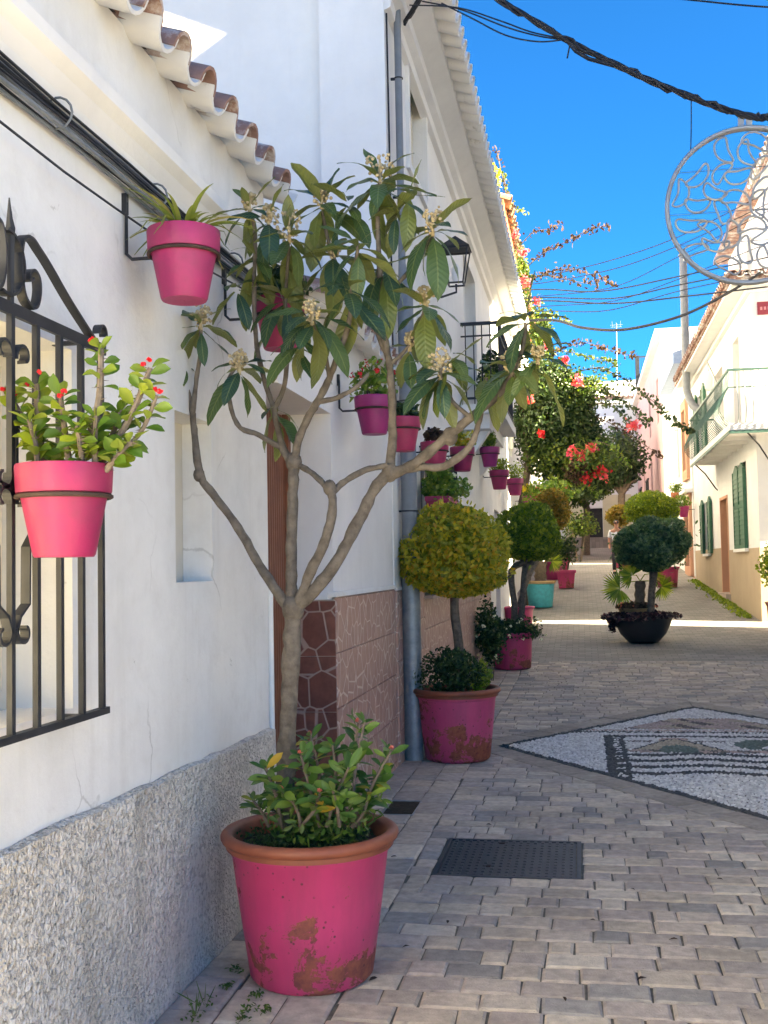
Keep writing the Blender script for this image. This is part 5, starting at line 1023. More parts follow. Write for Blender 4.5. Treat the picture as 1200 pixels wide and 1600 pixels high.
# ================================================================ SMALLER PLANTS
def bush(name, label, c, r, n, Ls, Ws, mat, seed, group=None, cat='plant', stems=5, base=None, inner=.2, flowers=None, lump=.25, droop=0, flat=None, bark='bark_dark'):
    base = Vector(base if base is not None else (c[0], c[1], c[2]-r[2])); t = thing(name, label, cat, base, group); rs_ = random.Random(seed)
    for i in range(stems):
        a = rs_.uniform(0, 6.28); q = Vector((c[0]+math.cos(a)*r[0]*.6, c[1]+math.sin(a)*r[1]*.6, c[2]+r[2]*rs_.uniform(-.1, .6))); b0 = base+Vector((math.cos(a), math.sin(a), 0))*r[0]*.12
        mb = MB(); mb.tube([b0-Vector((0, 0, .02)), b0.lerp(q, .5)+Vector((0, 0, r[2]*.15)), q], [max(.004, r[0]*.03), max(.003, r[0]*.02), .002], 5); mb.build('stem', bark, t)
    ball_foliage('foliage', c, r, n, Ls, Ws, mat, t, seed, inner, lump, flat, droop)
    for k, (fm, fn, fs_, hi) in enumerate(flowers or []):
        P, d, r2 = shell_points(c, tuple(x*1.04 for x in r), fn, seed+50+k, .85, lump); P[:, 2] = np.maximum(P[:, 2], c[2]+r[2]*hi)
        Q = np.repeat(P, 6, axis=0) + r2.normal(size=(fn*6, 3))*fs_*.4; leafcloud('flower', Q, r2.normal(size=(fn*6, 3)), np.repeat(d, 6, axis=0)+r2.normal(size=(fn*6, 3))*.5, fs_, fs_*.9, fm, t, seed+9+k)
    return t
def leafy_stem(t, base, tip, n, mesh, s, mat, rad, thorns=0, bend=.1, top=.45):
    base, tip = Vector(base), Vector(tip); mid = base.lerp(tip, .5)+Vector((rnd.uniform(-1, 1), rnd.uniform(-1, 1), 0))*bend*(tip-base).length
    P = catmull([base, mid, tip], 6); mb = MB(); mb.tube(P, [rad*(1-.4*i/(len(P)-1)) for i in range(len(P))], 7)
    for i in range(thorns):
        p = P[rnd.randrange(len(P)-1)]; p = p.lerp(P[min(len(P)-1, P.index(p)+1)], rnd.random()); a = rnd.uniform(0, 6.28); q = Vector((math.cos(a), math.sin(a), rnd.uniform(-.3, .3)))
        mb.tube([p+q*rad*.7, p+q*(rad+.010)], [.0013, .0003], 3, False)
    mb.build('stem', mat, t, True)
    for i in range(n):
        k = (1-top)+top*(i+.5)/n; f = k*(len(P)-1); j = min(int(f), len(P)-2); p = P[j].lerp(P[j+1], f-j); a = i*2.39996+rnd.uniform(-.3, .3); el = rnd.uniform(-.25, .95)+.6*max(0, (i/n-.6))
        d = Vector((math.cos(a)*math.cos(el), math.sin(a)*math.cos(el), math.sin(el))); place('leaf', mesh[rnd.randrange(len(mesh))], t, frame_mat(p+d*rad*.6, d, Vector((rnd.uniform(-.6, .6), rnd.uniform(-1.1, .1), rnd.uniform(.3, 1))), s*rnd.uniform(.7, 1.15)))
    return P[-1]
def blob_flower(t, p, r, mat, n=9, seed=0):
    rs_ = np.random.RandomState(seed); d = rs_.normal(size=(n, 3)); d[:, 2] = abs(d[:, 2]); d /= np.linalg.norm(d, axis=1, keepdims=True)
    leafcloud('flower', np.array(p)+d*r*.5, d+rs_.normal(size=(n, 3))*.4, rs_.normal(size=(n, 3)), r*1.2, r*1.1, mat, t, seed)
# green shrub round the foot of the loquat
sb = thing('thorn_shrub', 'low green crown-of-thorns shrub at the foot of the loquat tree', 'shrub', (P1.x, P1.y, .5))
SP = lambda px, py, off=0: ony(px, py, TY-.02+off)
for k, (bx_, tx, ty, off, n) in enumerate([(440, 415, 1200, -.12, 17), (470, 440, 1235, -.2, 13), (480, 485, 1150, .05, 15), (500, 520, 1165, -.05, 15), (510, 545, 1200, -.2, 14), (530, 560, 1130, .05, 14), (555, 570, 1128, .0, 10), (560, 612, 1172, .02, 10), (500, 470, 1180, -.15, 13), (540, 590, 1215, .06, 12), (470, 500, 1240, -.22, 12), (420, 395, 1250, -.05, 12), (530, 520, 1235, -.22, 12), (550, 575, 1245, -.1, 9)]):
    tp = leafy_stem(sb, SP(bx_, 1292, off*.6), SP(tx, ty, off), int(n*1.65), BU, pr(34), 'stem_thorn', .0075, 12, .12, .62)
    if k in (1, 2, 5, 8, 10, 7): blob_flower(sb, tp+Vector((0, -.01, .01)), .012, 'petal_salmon', 8, k)
ball_foliage('undergrowth', (P1.x+.05, P1.y-.02, .62), (.24, .2, .13), 620, .042, .018, 'leaf_green_dark', sb, 22, .1, .3)
bush('ground_cover', 'mat of tiny dark green leaves covering the big planter soil', (P1.x, P1.y, .505), (.27, .27, .035), 2600, .016, .011, 'leaf_deep', 21, stems=0, base=(P1.x, P1.y, .5), inner=.0)
# crown-of-thorns in the near hanging pot
def hang_pot(label, px, py, X, rim_r, mat, group='pink flower pots hung along the white walls', wall=XA, bracket=True, hgt=1.0, plant_loc=True, wallside=True):
    """px, py: photograph point at the middle of the rim's top edge"""
    p = onx(px, py, X); x, y, z = p; r_ = rim_r; h = r_*1.92*hgt
    t = thing('hanging_pot', label, 'flower pot', (x, y, z-h), group)
    mb = MB(); mb.lathe((x, y, z-h), [(.003, .001), (r_*.60, .001), (r_*.635, .008), (r_*.895, h-r_*.56), (r_*.90, h-r_*.5)], 30); mb.build('body', mat, t, True)
    mb = MB(); mb.lathe((x, y, z-h), [(r_*.89, h-r_*.60), (r_*.96, h-r_*.59), (r_*.975, h-r_*.55), (r_, h-.008), (r_*.985, h), (r_*.91, h), (r_*.88, h-.02), (r_*.86, h-.07)], 30); mb.build('rim', mat, t, True)
    mb = MB(); mb.lathe((x, y, z-h), [(.003, h-.028), (r_*.88, h-.032)], 20); mb.build('soil', 'soil', t)
    if bracket:
        zr_ = z-r_*.66; mb = MB(); mb.torus((x, y, zr_), r_*.955, .0065, 30, 6); bk = mb.build('bracket', 'iron_brown', t, True)
        wx = wall+.012; mb = MB(); mb.tube([(x-r_*.95, y, zr_), (wx+.02, y, zr_), (wx, y, zr_+.02), (wx, y, zr_+.20)], .0065, 6); mb.build('arm', 'iron_black', bk)
        mb = MB(); mb.box((wx-.012, y-.012, zr_+.16), (wx+.004, y+.012, zr_+.23)); mb.build('hook', 'iron_black', bk)
    return Vector((x, y, z))
a = hang_pot('crimson hanging pot of crown-of-thorns on the window grille', 100, 727, -1.31, .124, 'pot_crimson', wall=XG-.01)
tp_ = thing('crown_of_thorns', 'spiny crown-of-thorns with red flowers in the crimson pot by the grille', 'plant', a)
yk = a.y; Q = lambda px, py, off=0: ony(px, py, yk+off)
for k, (bx_, by_, tx, ty, off, n, rd) in enumerate([(70, 735, 58, 600, -.02, 16, .012), (120, 735, 158, 545, .0, 8, .012), (150, 735, 235, 575, .02, 15, .011), (140, 735, 190, 640, .03, 14, .010), (90, 735, 20, 625, .03, 14, .010), (110, 735, 95, 620, -.05, 15, .010), (60, 735, 45, 655, -.06, 11, .009), (150, 735, 150, 650, -.06, 14, .009), (165, 735, 205, 690, -.03, 11, .009), (130, 735, 120, 665, -.08, 12, .008), (160, 735, 245, 618, .0, 9, .008)]):
    s_ = .056 if ty > 560 else .05; q = leafy_stem(tp_, Q(bx_, by_, off*.4), Q(tx, ty, off), int(n*2.0), TH, s_, 'stem_thorn', rd, 45, .1, .35 if k == 1 else .82)
    if k in (0, 1, 2, 4, 5, 10):
        for j in range(2): blob_flower(tp_, q+Vector((rnd.uniform(-.02, .02), -.02, rnd.uniform(-.01, .025))), .010, 'petal_red', 10, k*3+j)
# spider plant in the upper pot
a = hang_pot('magenta hanging pot of spider plant under the cable bundle', 287, 362, -1.31, .125, 'pot_magenta')
sp_ = thing('spider_plant', 'spider plant with pale strap leaves in the magenta hanging pot', 'plant', a)
for i in range(40):
    an = i*2.4+rnd.uniform(-.3, .3); ln = rnd.uniform(.13, .28); up = rnd.uniform(.35, 1.3) if i != 5 else 1.5; w_ = rnd.uniform(.006, .011); vs_ = []; k = 7
    for j in range(k+1):
        t_ = j/k; rr_ = ln*t_*math.cos(up*(1-.35*t_)); zz = ln*(math.sin(up)*t_ - .62*t_*t_*(1.25-up*.5)); ww = w_*(1-t_**2.2)+.0008; s_ = Vector((-math.sin(an), math.cos(an), 0))
        c_ = a+Vector((math.cos(an)*(rr_+.03), math.sin(an)*(rr_+.03), zz-.012)); c_.z = max(c_.z, a.z+.010) if math.hypot(c_.x-a.x, c_.y-a.y) < .150 else c_.z; vs_ += [c_-s_*ww+Vector((0, 0, ww*.5)), c_, c_+s_*ww+Vector((0, 0, ww*.5))]
    mb = MB(); mb.add(vs_, [(3*j+q, 3*j+q+1, 3*j+q+4, 3*j+q+3) for j in range(k) for q in (0, 1)]); mb.build('leaf', 'leaf_spider', sp_, True)
# the other hanging pots along the walls
a = hang_pot('crimson hanging pot half hidden behind the loquat leaves', 437, 468, -1.27, .115, 'pot_crimson'); bush('trailing_plant', 'leafy plant in the pot hidden behind the loquat leaves', a+Vector((0, 0, .06)), (.12, .12, .09), 300, .05, .025, 'leaf_deep', 31, base=a-Vector((0, 0, .02)))
def small(label, plabel, px, py, X, r_, mat, wall, leaf, seed, size=(1.0, .8), fl=None, ls=.045, n=330, br_=True):
    a = hang_pot(label, px, py, X, r_, mat, wall=wall, bracket=br_); bush('potted_plant', plabel, a+Vector((0, 0, r_*size[1]*.7)), (r_*size[0], r_*size[0], r_*size[1]), n, ls, ls*.6, leaf, seed, base=a-Vector((0, 0, .02)), flowers=fl, group='plants in the hanging pots'); return a
small('purple hanging pot of red geranium beside the downpipe', 'red-flowered geranium and yellow-green leaves in the purple pot', 584, 620, -1.24, .122, 'pot_purple', XB, 'leaf_bright', 41, (1.25, 1.1), [('petal_red', 9, .028, .35)])
small('coral hanging pot just behind the downpipe', 'short green plant in the coral pot behind the downpipe', 630, 653, -1.20, .122, 'pot_coral', XC, 'leaf_deep', 42, (.9, .5))
small('coral hanging pot over the barred window', 'sparse plant in the pot over the barred window', 679, 691, -1.21, .122, 'pot_coral', XC, 'leaf_rust', 43, (.8, .6))
small('crimson hanging pot with variegated leaves next to the balcony bracket', 'variegated yellow-green plant in the crimson pot', 722, 699, -1.21, .132, 'pot_crimson', XC, 'leaf_yellow', 44, (1.0, .8), [('petal_white', 8, .03, .2)])
small('purple hanging pot with a round bright green plant', 'round bright green plant in the small purple pot', 765, 699, -1.17, .135, 'pot_purple', XC, 'leaf_bright', 45, (.85, 1.0))
small('magenta hanging pot lower on the white wall', 'yellow-green plant spilling from the lower magenta pot', 780, 735, -1.20, .15, 'pot_magenta', XC, 'leaf_green', 46, (1.1, .8))
small('magenta hanging pot beside the lower one near the bougainvillea', 'yellow-green plant in the pot nearest the bougainvillea', 804, 748, -1.18, .16, 'pot_magenta', XC, 'leaf_green', 47, (1.2, 1.1))
small('pale rose pot with yellow flowers by the bougainvillea', 'yellow flowers in the pale rose pot', 827, 775, -1.16, .17, 'pot_rose', -1.75, 'leaf_bright', 48, (1.1, .9), [('petal_yellow', 10, .06, .1)])
# long pot on the barred window and pot on the balcony
p = onx(692, 779, XW+.13); t = thing('window_box', 'pink window box with green plants hung on the barred window', 'window box', p)
mb = MB(); hw, zz = .36, p.z; y0_, y1_ = p.y-hw, p.y+hw; x0_, x1_ = XW+.02, XW+.22
mb.add([(x0_+.02, y0_+.04, zz-.19), (x1_-.03, y0_+.04, zz-.19), (x1_-.03, y1_-.04, zz-.19), (x0_+.02, y1_-.04, zz-.19), (x0_, y0_, zz-.04), (x1_, y0_, zz-.04), (x1_, y1_, zz-.04), (x0_, y1_, zz-.04)], [(3, 2, 1, 0), (0, 1, 5, 4), (1, 2, 6, 5), (2, 3, 7, 6), (3, 0, 4, 7), (4, 5, 6, 7)]); mb.build('trough', 'pot_coral', t)
mb = MB(); mb.box((x0_-.005, y0_-.015, zz-.04), (x1_+.015, y1_+.015, zz)); mb.build('rim', 'pot_coral', t)
bush('window_plant', 'leafy green plants with white flowers in the pink window box', (XW+.13, p.y, zz+.09), (.20, .42, .14), 900, .055, .035, 'leaf_bright', 51, base=(XW+.13, p.y, zz), flowers=[('petal_white', 6, .05, .1)])
bush('window_plant', 'upright leafy sprig on the barred window near the downpipe', (XW+.13, p.y-.25, zz+.22), (.12, .12, .16), 330, .05, .03, 'leaf_bright', 52, base=(XW+.13, p.y-.25, zz))
p = onx(722, 578, bx-.14); t = thing('balcony_pot', 'terracotta pot with grassy plant on the iron balcony', 'flower pot', (bx-.14, by0+.3, zb-.02))
mb = MB(); mb.lathe((bx-.15, by0+.28, zb-.019), [(.003, 0), (.09, 0), (.12, .16), (.14, .165), (.145, .22), (.11, .22), (.10, .19)], 24); mb.build('body', 'terracotta', t, True)
bush('balcony_plant', 'green plant in the terracotta balcony pot', (bx-.15, by0+.28, zb+.3), (.16, .16, .14), 300, .07, .02, 'leaf_green', 53, base=(bx-.15, by0+.28, zb+.18))
bush('balcony_shrub', 'dark leafy shrub standing behind the iron balcony bars', (bx-.22, by0+1.5, zb+.55), (.22, .3, .42), 900, .07, .04, 'leaf_deep', 54, base=(bx-.22, by0+1.5, zb-.01))

# ================================================================ TOPIARIES
def topiary(label, base, trunks, c, r, n, Ls, mat, seed, flat=.7, bark='bark', lump=.09, group=None, inner=.78):
    t = thing('topiary', label, 'topiary', base, group)
    for pts, rd in trunks: limb(t, pts, rd, bark, 'trunk', 8, 5, .06)
    P, d, rs_ = shell_points(c, r, n, seed, inner, lump, 4, flat); D = d*.5 + rs_.normal(size=(n, 3))*.8; leafcloud('crown', P, D, d+rs_.normal(size=(n, 3))*.55, Ls, Ls*.55, mat, t, seed)
    m_ = n//40; P, d, rs_ = shell_points(c, tuple(x*1.04 for x in r), m_, seed+7, .95, lump, 4, flat); tag(leafcloud('shoots', P, d+rs_.normal(size=(m_, 3))*.4, d+rs_.normal(size=(m_, 3)), Ls*1.15, Ls*.5, mat, t, seed+8), kind='stuff')
    m_ = max(300, n//6); P, d, rs_ = shell_points(c, tuple(x*.74 for x in r), m_, seed+1, .5, lump, 4, flat); leafcloud('inner_leaves', P, d+rs_.normal(size=(m_, 3)), d+rs_.normal(size=(m_, 3))*.3, Ls*2.2, Ls*1.8, mat, t, seed+2)
    for i in range(5):
        a = i*1.26; b = Vector(trunks[0][0][-1]); q = Vector(c)+Vector((math.cos(a)*r[0]*.6, math.sin(a)*r[1]*.6, -r[2]*.1)); limb(t, [b-Vector((0, 0, .06)), b.lerp(q, .5)+Vector((0, 0, -.01)), q], [r[0]*.035, r[0]*.028, r[0]*.015], bark, 'branch', 6, 3)
    return t
c = ony(712, 888, 8.8)
topiary('yellow and bronze leaved ball topiary in the worn pink planter', P2+Vector((0, 0, .5)), [([P2+Vector((.02, 0, .48)), P2+Vector((.03, 0, .85)), P2+Vector((.0, 0, 1.2)), c-Vector((0, 0, .10))], [.042, .04, .038, .034])], c, (.45, .45, .53), 7200, .054, 'leaf_yellow', 61, .42, lump=.09)
bush('box_shrub', 'small dark box shrub at the foot of the yellow topiary', (P2.x-.02, P2.y-.1, .71), (.26, .2, .2), 2200, .035, .02, 'leaf_deep', 62, base=(P2.x, P2.y, .5), inner=.3)
bush('box_shrub', 'light green sprigs beside the dark box shrub', (P2.x+.2, P2.y-.05, .66), (.10, .1, .15), 260, .045, .02, 'leaf_green', 63, base=(P2.x+.16, P2.y, .5), inner=.2)
c = ony(824, 846, 15.9)
topiary('green ball topiary with twin leaning stems above white flowers', P3+Vector((0, 0, .45)), [([P3+Vector((.02, 0, .45)), P3+Vector((.05, 0, .9)), P3+Vector((.02, 0, 1.4)), c+Vector((-.05, 0, -.3))], [.06, .05, .05, .045]), ([P3+Vector((.1, 0, .45)), P3+Vector((.17, 0, .95)), P3+Vector((.22, 0, 1.45)), c+Vector((.08, 0, -.3))], [.055, .05, .045, .04])], c, (.49, .49, .56), 5000, .066, 'leaf_green', 64, .5, lump=.1)
bush('trailing_shrub', 'dark trailing shrub with small white flowers in the pink planter', (P3.x-.02, P3.y-.05, .60), (.50, .40, .18), 2600, .05, .03, 'leaf_deep', 65, base=(P3.x, P3.y, .5), inner=.1, flowers=[('petal_white', 26, .028, -.6)], droop=.4)
bush('wall_shrub', 'dark leafy shrub with white flowers between the wall and pink planter', (-1.25, 14.7, .62), (.22, .4, .42), 1900, .055, .035, 'leaf_deep', 66, base=(-1.25, 14.7, .0), inner=.1, flowers=[('petal_white', 10, .03, -.7)])
c = ony(862, 800, 20.9); topiary('bronze-brown ball topiary behind the green one', P8+Vector((0, 0, .4)), [([P8+Vector((0, 0, .4)), P8+Vector((.15, 0, .9)), P8+Vector((.4, .1, 1.4)), c-Vector((0, 0, .3))], [.06, .05, .05, .05])], c, (.36, .40, .45), 2600, .06, 'leaf_brown', 67, .8)
c = ony(1019, 852, 18.85); topiary('dense blue-green ball topiary in the black bowl planter', PB+Vector((.12, 0, .38)), [([PB+Vector((.12, -.05, .36)), PB+Vector((.15, -.05, .75)), c+Vector((.03, 0, -.3))], [.075, .065, .07])], c, (.66, .66, .47), 5600, .072, 'leaf_teal', 68, .9, lump=.2)
PX_ = Vector((2.25, 30.5, gz(30.5))); planter('pink planter behind the black bowl planter', PX_.x, PX_.y, .34, .26, .55, 'paint_planter', 'paint_planter'); c = ony(1018, 797, 30.5); topiary('bright green dome topiary behind the blue-green one', PX_+Vector((0, 0, .5)), [([PX_+Vector((0, 0, .5)), PX_+Vector((0, 0, 1.1)), c-Vector((0, 0, .3))], [.06, .055, .05])], c, (.74, .74, .52), 4200, .075, 'leaf_green', 69, .9)
PY_ = Vector((1.35, 39.5, gz(39.5))); planter('pink planter under the small brown topiary', PY_.x, PY_.y, .34, .26, .55, 'paint_planter', 'paint_planter'); c = ony(967, 806, 39.5); topiary('small brown-leaved ball topiary near the walking man', PY_+Vector((0, 0, .5)), [([PY_+Vector((0, 0, .5)), PY_+Vector((0, 0, 1.0)), c-Vector((0, 0, .3))], [.06, .055, .05])], c, (.46, .46, .40), 1600, .09, 'leaf_brown', 70, .9)
# contents of the black bowl
bush('trailing_succulent', 'dark purple succulent spilling over the black bowl edge', (PB.x, PB.y-.02, PB.z+.44), (.62, .52, .07), 1500, .075, .05, 'leaf_dark_red', 71, base=(PB.x, PB.y, PB.z+.4), stems=0, inner=.35, lump=.4)
bush('trailing_succulent', 'dark purple succulent hanging down one side of the black bowl', (PB.x-.50, PB.y-.12, PB.z+.34), (.10, .18, .14), 260, .07, .05, 'leaf_dark_red', 72, base=(PB.x-.45, PB.y-.1, PB.z+.44), stems=0, inner=.2)
bush('pale_succulent', 'pale pink and red succulents in the ochre clay bowl', (OB.x, OB.y, OB.z+.24), (.33, .28, .06), 500, .07, .055, 'leaf_rust', 73, base=(OB.x, OB.y, OB.z+.16), stems=0, inner=.2, flowers=[('petal_salmon', 16, .04, 0)])
def palm(label, base, h, fronds, trunk_r=.07):
    t = thing('palm', label, 'palm', base); base = Vector(base); mb = MB(); rs_ = random.Random(int(base.y*10)); pts, rd = [], []
    for i in range(9): pts.append(base+Vector((.004*i, 0, h*i/8))); rd.append(trunk_r*(1.15 if i % 2 else .92))
    mb.tube(pts, rd, 10); mb.build('trunk', 'bark_dark', t, True); top = pts[-1]
    for dx, dz, ln, m_ in fronds:
        q = top+Vector((dx, rs_.uniform(-.1, .1), dz)); mb = MB(); mb.tube([top, top.lerp(q, .5)+Vector((0, 0, .05)), q], .008, 5); mb.build('stalk', 'leaf_green', t)
        n = 26; ang = np.linspace(-1.9, 1.9, n); b0 = math.atan2(dz, dx); D = np.stack([np.cos(b0+ang), np.random.RandomState(3).normal(size=n)*.2, np.sin(b0+ang)], 1); C_ = np.array(q)+D*ln*.5
        leafcloud('frond', C_, D, np.tile([0., -1, .2], (n, 1)), ln, ln*.10, m_, t, 5)
    return t
palm('small fan palm with brown trunk in the black bowl', PB+Vector((-.05, .1, .4)), .62, [(-.34, -.12, .34, 'leaf_bright'), (-.12, .10, .30, 'leaf_bright'), (.15, .12, .28, 'leaf_green'), (.34, -.1, .25, 'leaf_green')], .085)
palm('small fan palm with shaggy trunk in the turquoise planter', P4+Vector((0, 0, .5)), .55, [(-.25, .05, .3, 'leaf_bright'), (.25, .0, .28, 'leaf_green'), (.0, .2, .3, 'leaf_green')], .13)
bush('thin_shrub', 'thin dark shrub growing from the square pink planter', P5+Vector((0, 0, 1.05)), (.42, .42, .5), 500, .10, .07, 'leaf_deep', 74, base=P5+Vector((0, 0, .48)), inner=.1, stems=7)
for pp_, lb in ((P6, 'green plant in the round magenta planter up the street'), (P7, 'green plant in the coral planter up the street')): bush('potted_plant', lb, pp_+Vector((0, 0, .8)), (.35, .35, .28), 400, .09, .05, 'leaf_green', int(pp_.y), base=pp_+Vector((0, 0, .5)), inner=.2)
cr = ony(1198, 882, 20.2); cr.x = 3.42; bush('corner_shrub', 'bushy green shrub at the side street corner by the tan wall', cr, (.36, .36, .42), 1500, .07, .04, 'leaf_green', 76, base=(cr.x, cr.y, gz(20.2)+.5), inner=.3)
planter('clay planter of the bushy shrub at the side street corner', cr.x, cr.y, .27, .2, .52, 'terracotta', 'terracotta_rim')
# pots hung on the salmon trimmed house
for (px, py, mt, lb, pl, sd_) in ((1052, 793, 'pot_magenta', 'magenta hanging pot on the salmon trimmed house', 'light green plant in the magenta pot across the street', 81), (1068, 791, 'pot_magenta', 'pink hanging pot with white flowers on the salmon trimmed house', 'white-flowered plant in the pink pot across the street', 82), (1056, 770, 'terracotta', 'terracotta hanging pot above the magenta ones across the street', 'dark plant in the terracotta pot across the street', 83)):
    a = hang_pot(lb, px, py, 3.02, .17, mt, wall=3.20, bracket=False, group='flower pots hung across the street'); mb = MB(); mb.tube([(a.x+.1, a.y, a.z-.1), (3.34, a.y, a.z-.1)], .01, 5); ob = bpy.data.objects['hanging_pot']; 
    mb.build('bracket', 'iron_black', [o for o in col.objects if o.type == 'EMPTY' and o.get('label') == lb][0])
    bush('potted_plant', pl, a+Vector((0, 0, .14)), (.22, .22, .2), 260, .07, .05, 'leaf_bright', sd_, base=a-Vector((0, 0, .02)), flowers=[('petal_white', 7, .05, 0)] if sd_ == 82 else None, group='plants hung across the street')
# ================================================================ BOUGAINVILLEA
BV = thing('bougainvillea', 'big bougainvillea with red-pink flowers arching over the street', 'vine', (-1.35, 26.0, gz(26)))
limb(BV, [(-1.35, 26, gz(26)-.05), (-1.3, 26.05, 1.6), (-1.4, 26.1, 2.8), (-1.2, 26.1, 4.2), (-1.4, 26, 5.6), (-1.5, 26, 7.6)], [.11, .09, .085, .08, .06, .04], 'bark_dark', 'trunk', 9, 5, .1)
def mass(px, py, Y, rpx, rpy, n, mat, seed, L_=.11, depth=1.0, inner=.1, name='foliage', lump=.22):
    c = ony(px, py, Y); k = Y/FPX; return ball_foliage(name, c, (rpx*k, rpx*k*depth, rpy*k), n, L_, L_*.62, mat, BV, seed, inner, lump, None, .3)
mass(868, 645, 26, 62, 75, 9000, 'leaf_deep', 101, .10, .8, .45); mass(862, 665, 26.4, 66, 92, 6500, 'leaf_deep', 111, .10, .8, .3); mass(850, 600, 25.6, 45, 42, 2600, 'leaf_deep', 102, .10); mass(905, 690, 26.5, 45, 48, 3200, 'leaf_deep', 103); mass(880, 720, 26, 60, 45, 2600, 'leaf_bough', 104, .10, .8, .3)
mass(925, 720, 25, 40, 28, 700, 'leaf_bough', 105, .10); mass(860, 770, 24.6, 45, 22, 700, 'leaf_bright', 106, .10); mass(815, 440, 25.5, 18, 60, 700, 'leaf_bough', 107, .10); mass(842, 520, 25.5, 20, 50, 900, 'leaf_bough', 108, .10); mass(905, 610, 26, 55, 30, 1100, 'leaf_bough', 109, .10)
mass(905, 735, 25, 26, 22, 500, 'leaf_rust', 110, .09)
def spray(pts, Y, n, mat, seed, L_=.10, jit=.05, fl=None):
    P = catmull([ony(x, y, Y+dy) for x, y, dy in pts], 6); mb = MB(); mb.tube(P, [.014*(1-.7*i/len(P)) for i in range(len(P))], 5); mb.build('branch', 'bark_dark', BV)
    rs_ = np.random.RandomState(seed); t = rs_.rand(n)*(len(P)-1.01); A = np.array([P[int(q)].lerp(P[int(q)+1], q-int(q)) for q in t]); C_ = A+rs_.normal(size=(n, 3))*jit
    D = rs_.normal(size=(n, 3))*.6; D[:, 2] -= .5; leafcloud('foliage', C_, D, rs_.normal(size=(n, 3)), L_, L_*.65, mat, BV, seed)
for i, (pts, n, mt) in enumerate([
    ([(800, 400, 0), (830, 365, -.2), (855, 358, -.4), (878, 352, -.6)], 70, 'leaf_rust'), ([(820, 420, 0), (850, 395, -.3), (880, 380, -.5), (915, 362, -.8), (950, 352, -1)], 120, 'leaf_rust'), ([(825, 440, 0), (860, 425, -.3), (895, 420, -.6), (930, 432, -.9), (960, 445, -1.1)], 130, 'leaf_rust'),
    ([(840, 430, 0), (870, 432, -.2), (900, 440, -.4), (935, 446, -.6)], 70, 'leaf_rust'), ([(850, 560, 0), (880, 545, -.3), (910, 535, -.6), (945, 545, -.9), (990, 556, -1.2)], 140, 'leaf_rust'), ([(855, 545, 0), (890, 550, -.3), (930, 560, -.7), (965, 568, -1)], 110, 'leaf_bough'),
    ([(880, 590, 0), (930, 575, -.6), (970, 590, -1), (1005, 615, -1.4), (1035, 640, -1.7), (1060, 665, -2), (1082, 672, -2.2)], 260, 'leaf_deep'), ([(890, 610, 0), (930, 605, -.5), (965, 622, -.8), (995, 645, -1.1), (1015, 660, -1.2)], 170, 'leaf_deep'), ([(900, 640, 0), (940, 630, -.5), (970, 645, -.7), (985, 665, -.8)], 110, 'leaf_deep'),
    ([(930, 650, 0), (960, 665, -.3), (1000, 690, -.6), (1035, 715, -.9)], 60, 'leaf_rust'), ([(900, 690, 0), (935, 690, -.4), (965, 705, -.6), (980, 730, -.7)], 100, 'leaf_bright'), ([(880, 750, 0), (905, 755, -.3), (925, 765, -.4), (935, 775, -.4)], 60, 'leaf_bright'), ([(775, 230, -1), (790, 300, -.8), (800, 340, -.6), (815, 390, -.3)], 90, 'leaf_rust'), ([(785, 270, -1), (800, 320, -.7), (822, 330, -.7)], 50, 'leaf_bough'), ([(830, 500, 0), (860, 490, -.3), (890, 505, -.5)], 60, 'leaf_bough')]): spray(pts, 26, n, mt, 130+i)
for i, (px, py, r_, mt) in enumerate([(820, 440, 8, 'petal_pink'), (818, 395, 7, 'petal_pink'), (805, 365, 6, 'petal_pink'), (882, 563, 5, 'petal_red'), (826, 625, 7, 'petal_pink'), (902, 595, 8, 'petal_pink'), (935, 735, 12, 'petal_red'), (915, 745, 9, 'petal_red'), (912, 715, 12, 'petal_pink'), (990, 665, 10, 'petal_pink'), (858, 775, 10, 'petal_salmon'), (843, 768, 9, 'petal_salmon'), (846, 678, 5, 'petal_red'), (855, 540, 5, 'petal_pink'), (895, 705, 9, 'petal_pink'), (880, 760, 6, 'petal_pink'), (925, 700, 7, 'petal_pink'), (945, 745, 5, 'petal_pink'), (838, 470, 5, 'petal_pink')]):
    c = np.array(ony(px, py, 24.9)); k = 24.9/FPX*r_; rs_ = np.random.RandomState(170+i); n = 24+r_*4; d = rs_.normal(size=(n, 3)); leafcloud('flower', c+d*k*.5, rs_.normal(size=(n, 3)), rs_.normal(size=(n, 3)), .085, .075, mt, BV, i)
# hanging plants on the brown parapet
bush('parapet_plant', 'yellow-green plant hanging from the brown parapet', ony(770, 285, 24.4), (.16, .3, .5), 420, .10, .05, 'leaf_yellow', 120, base=ony(770, 250, 24.4), stems=3, droop=.8)

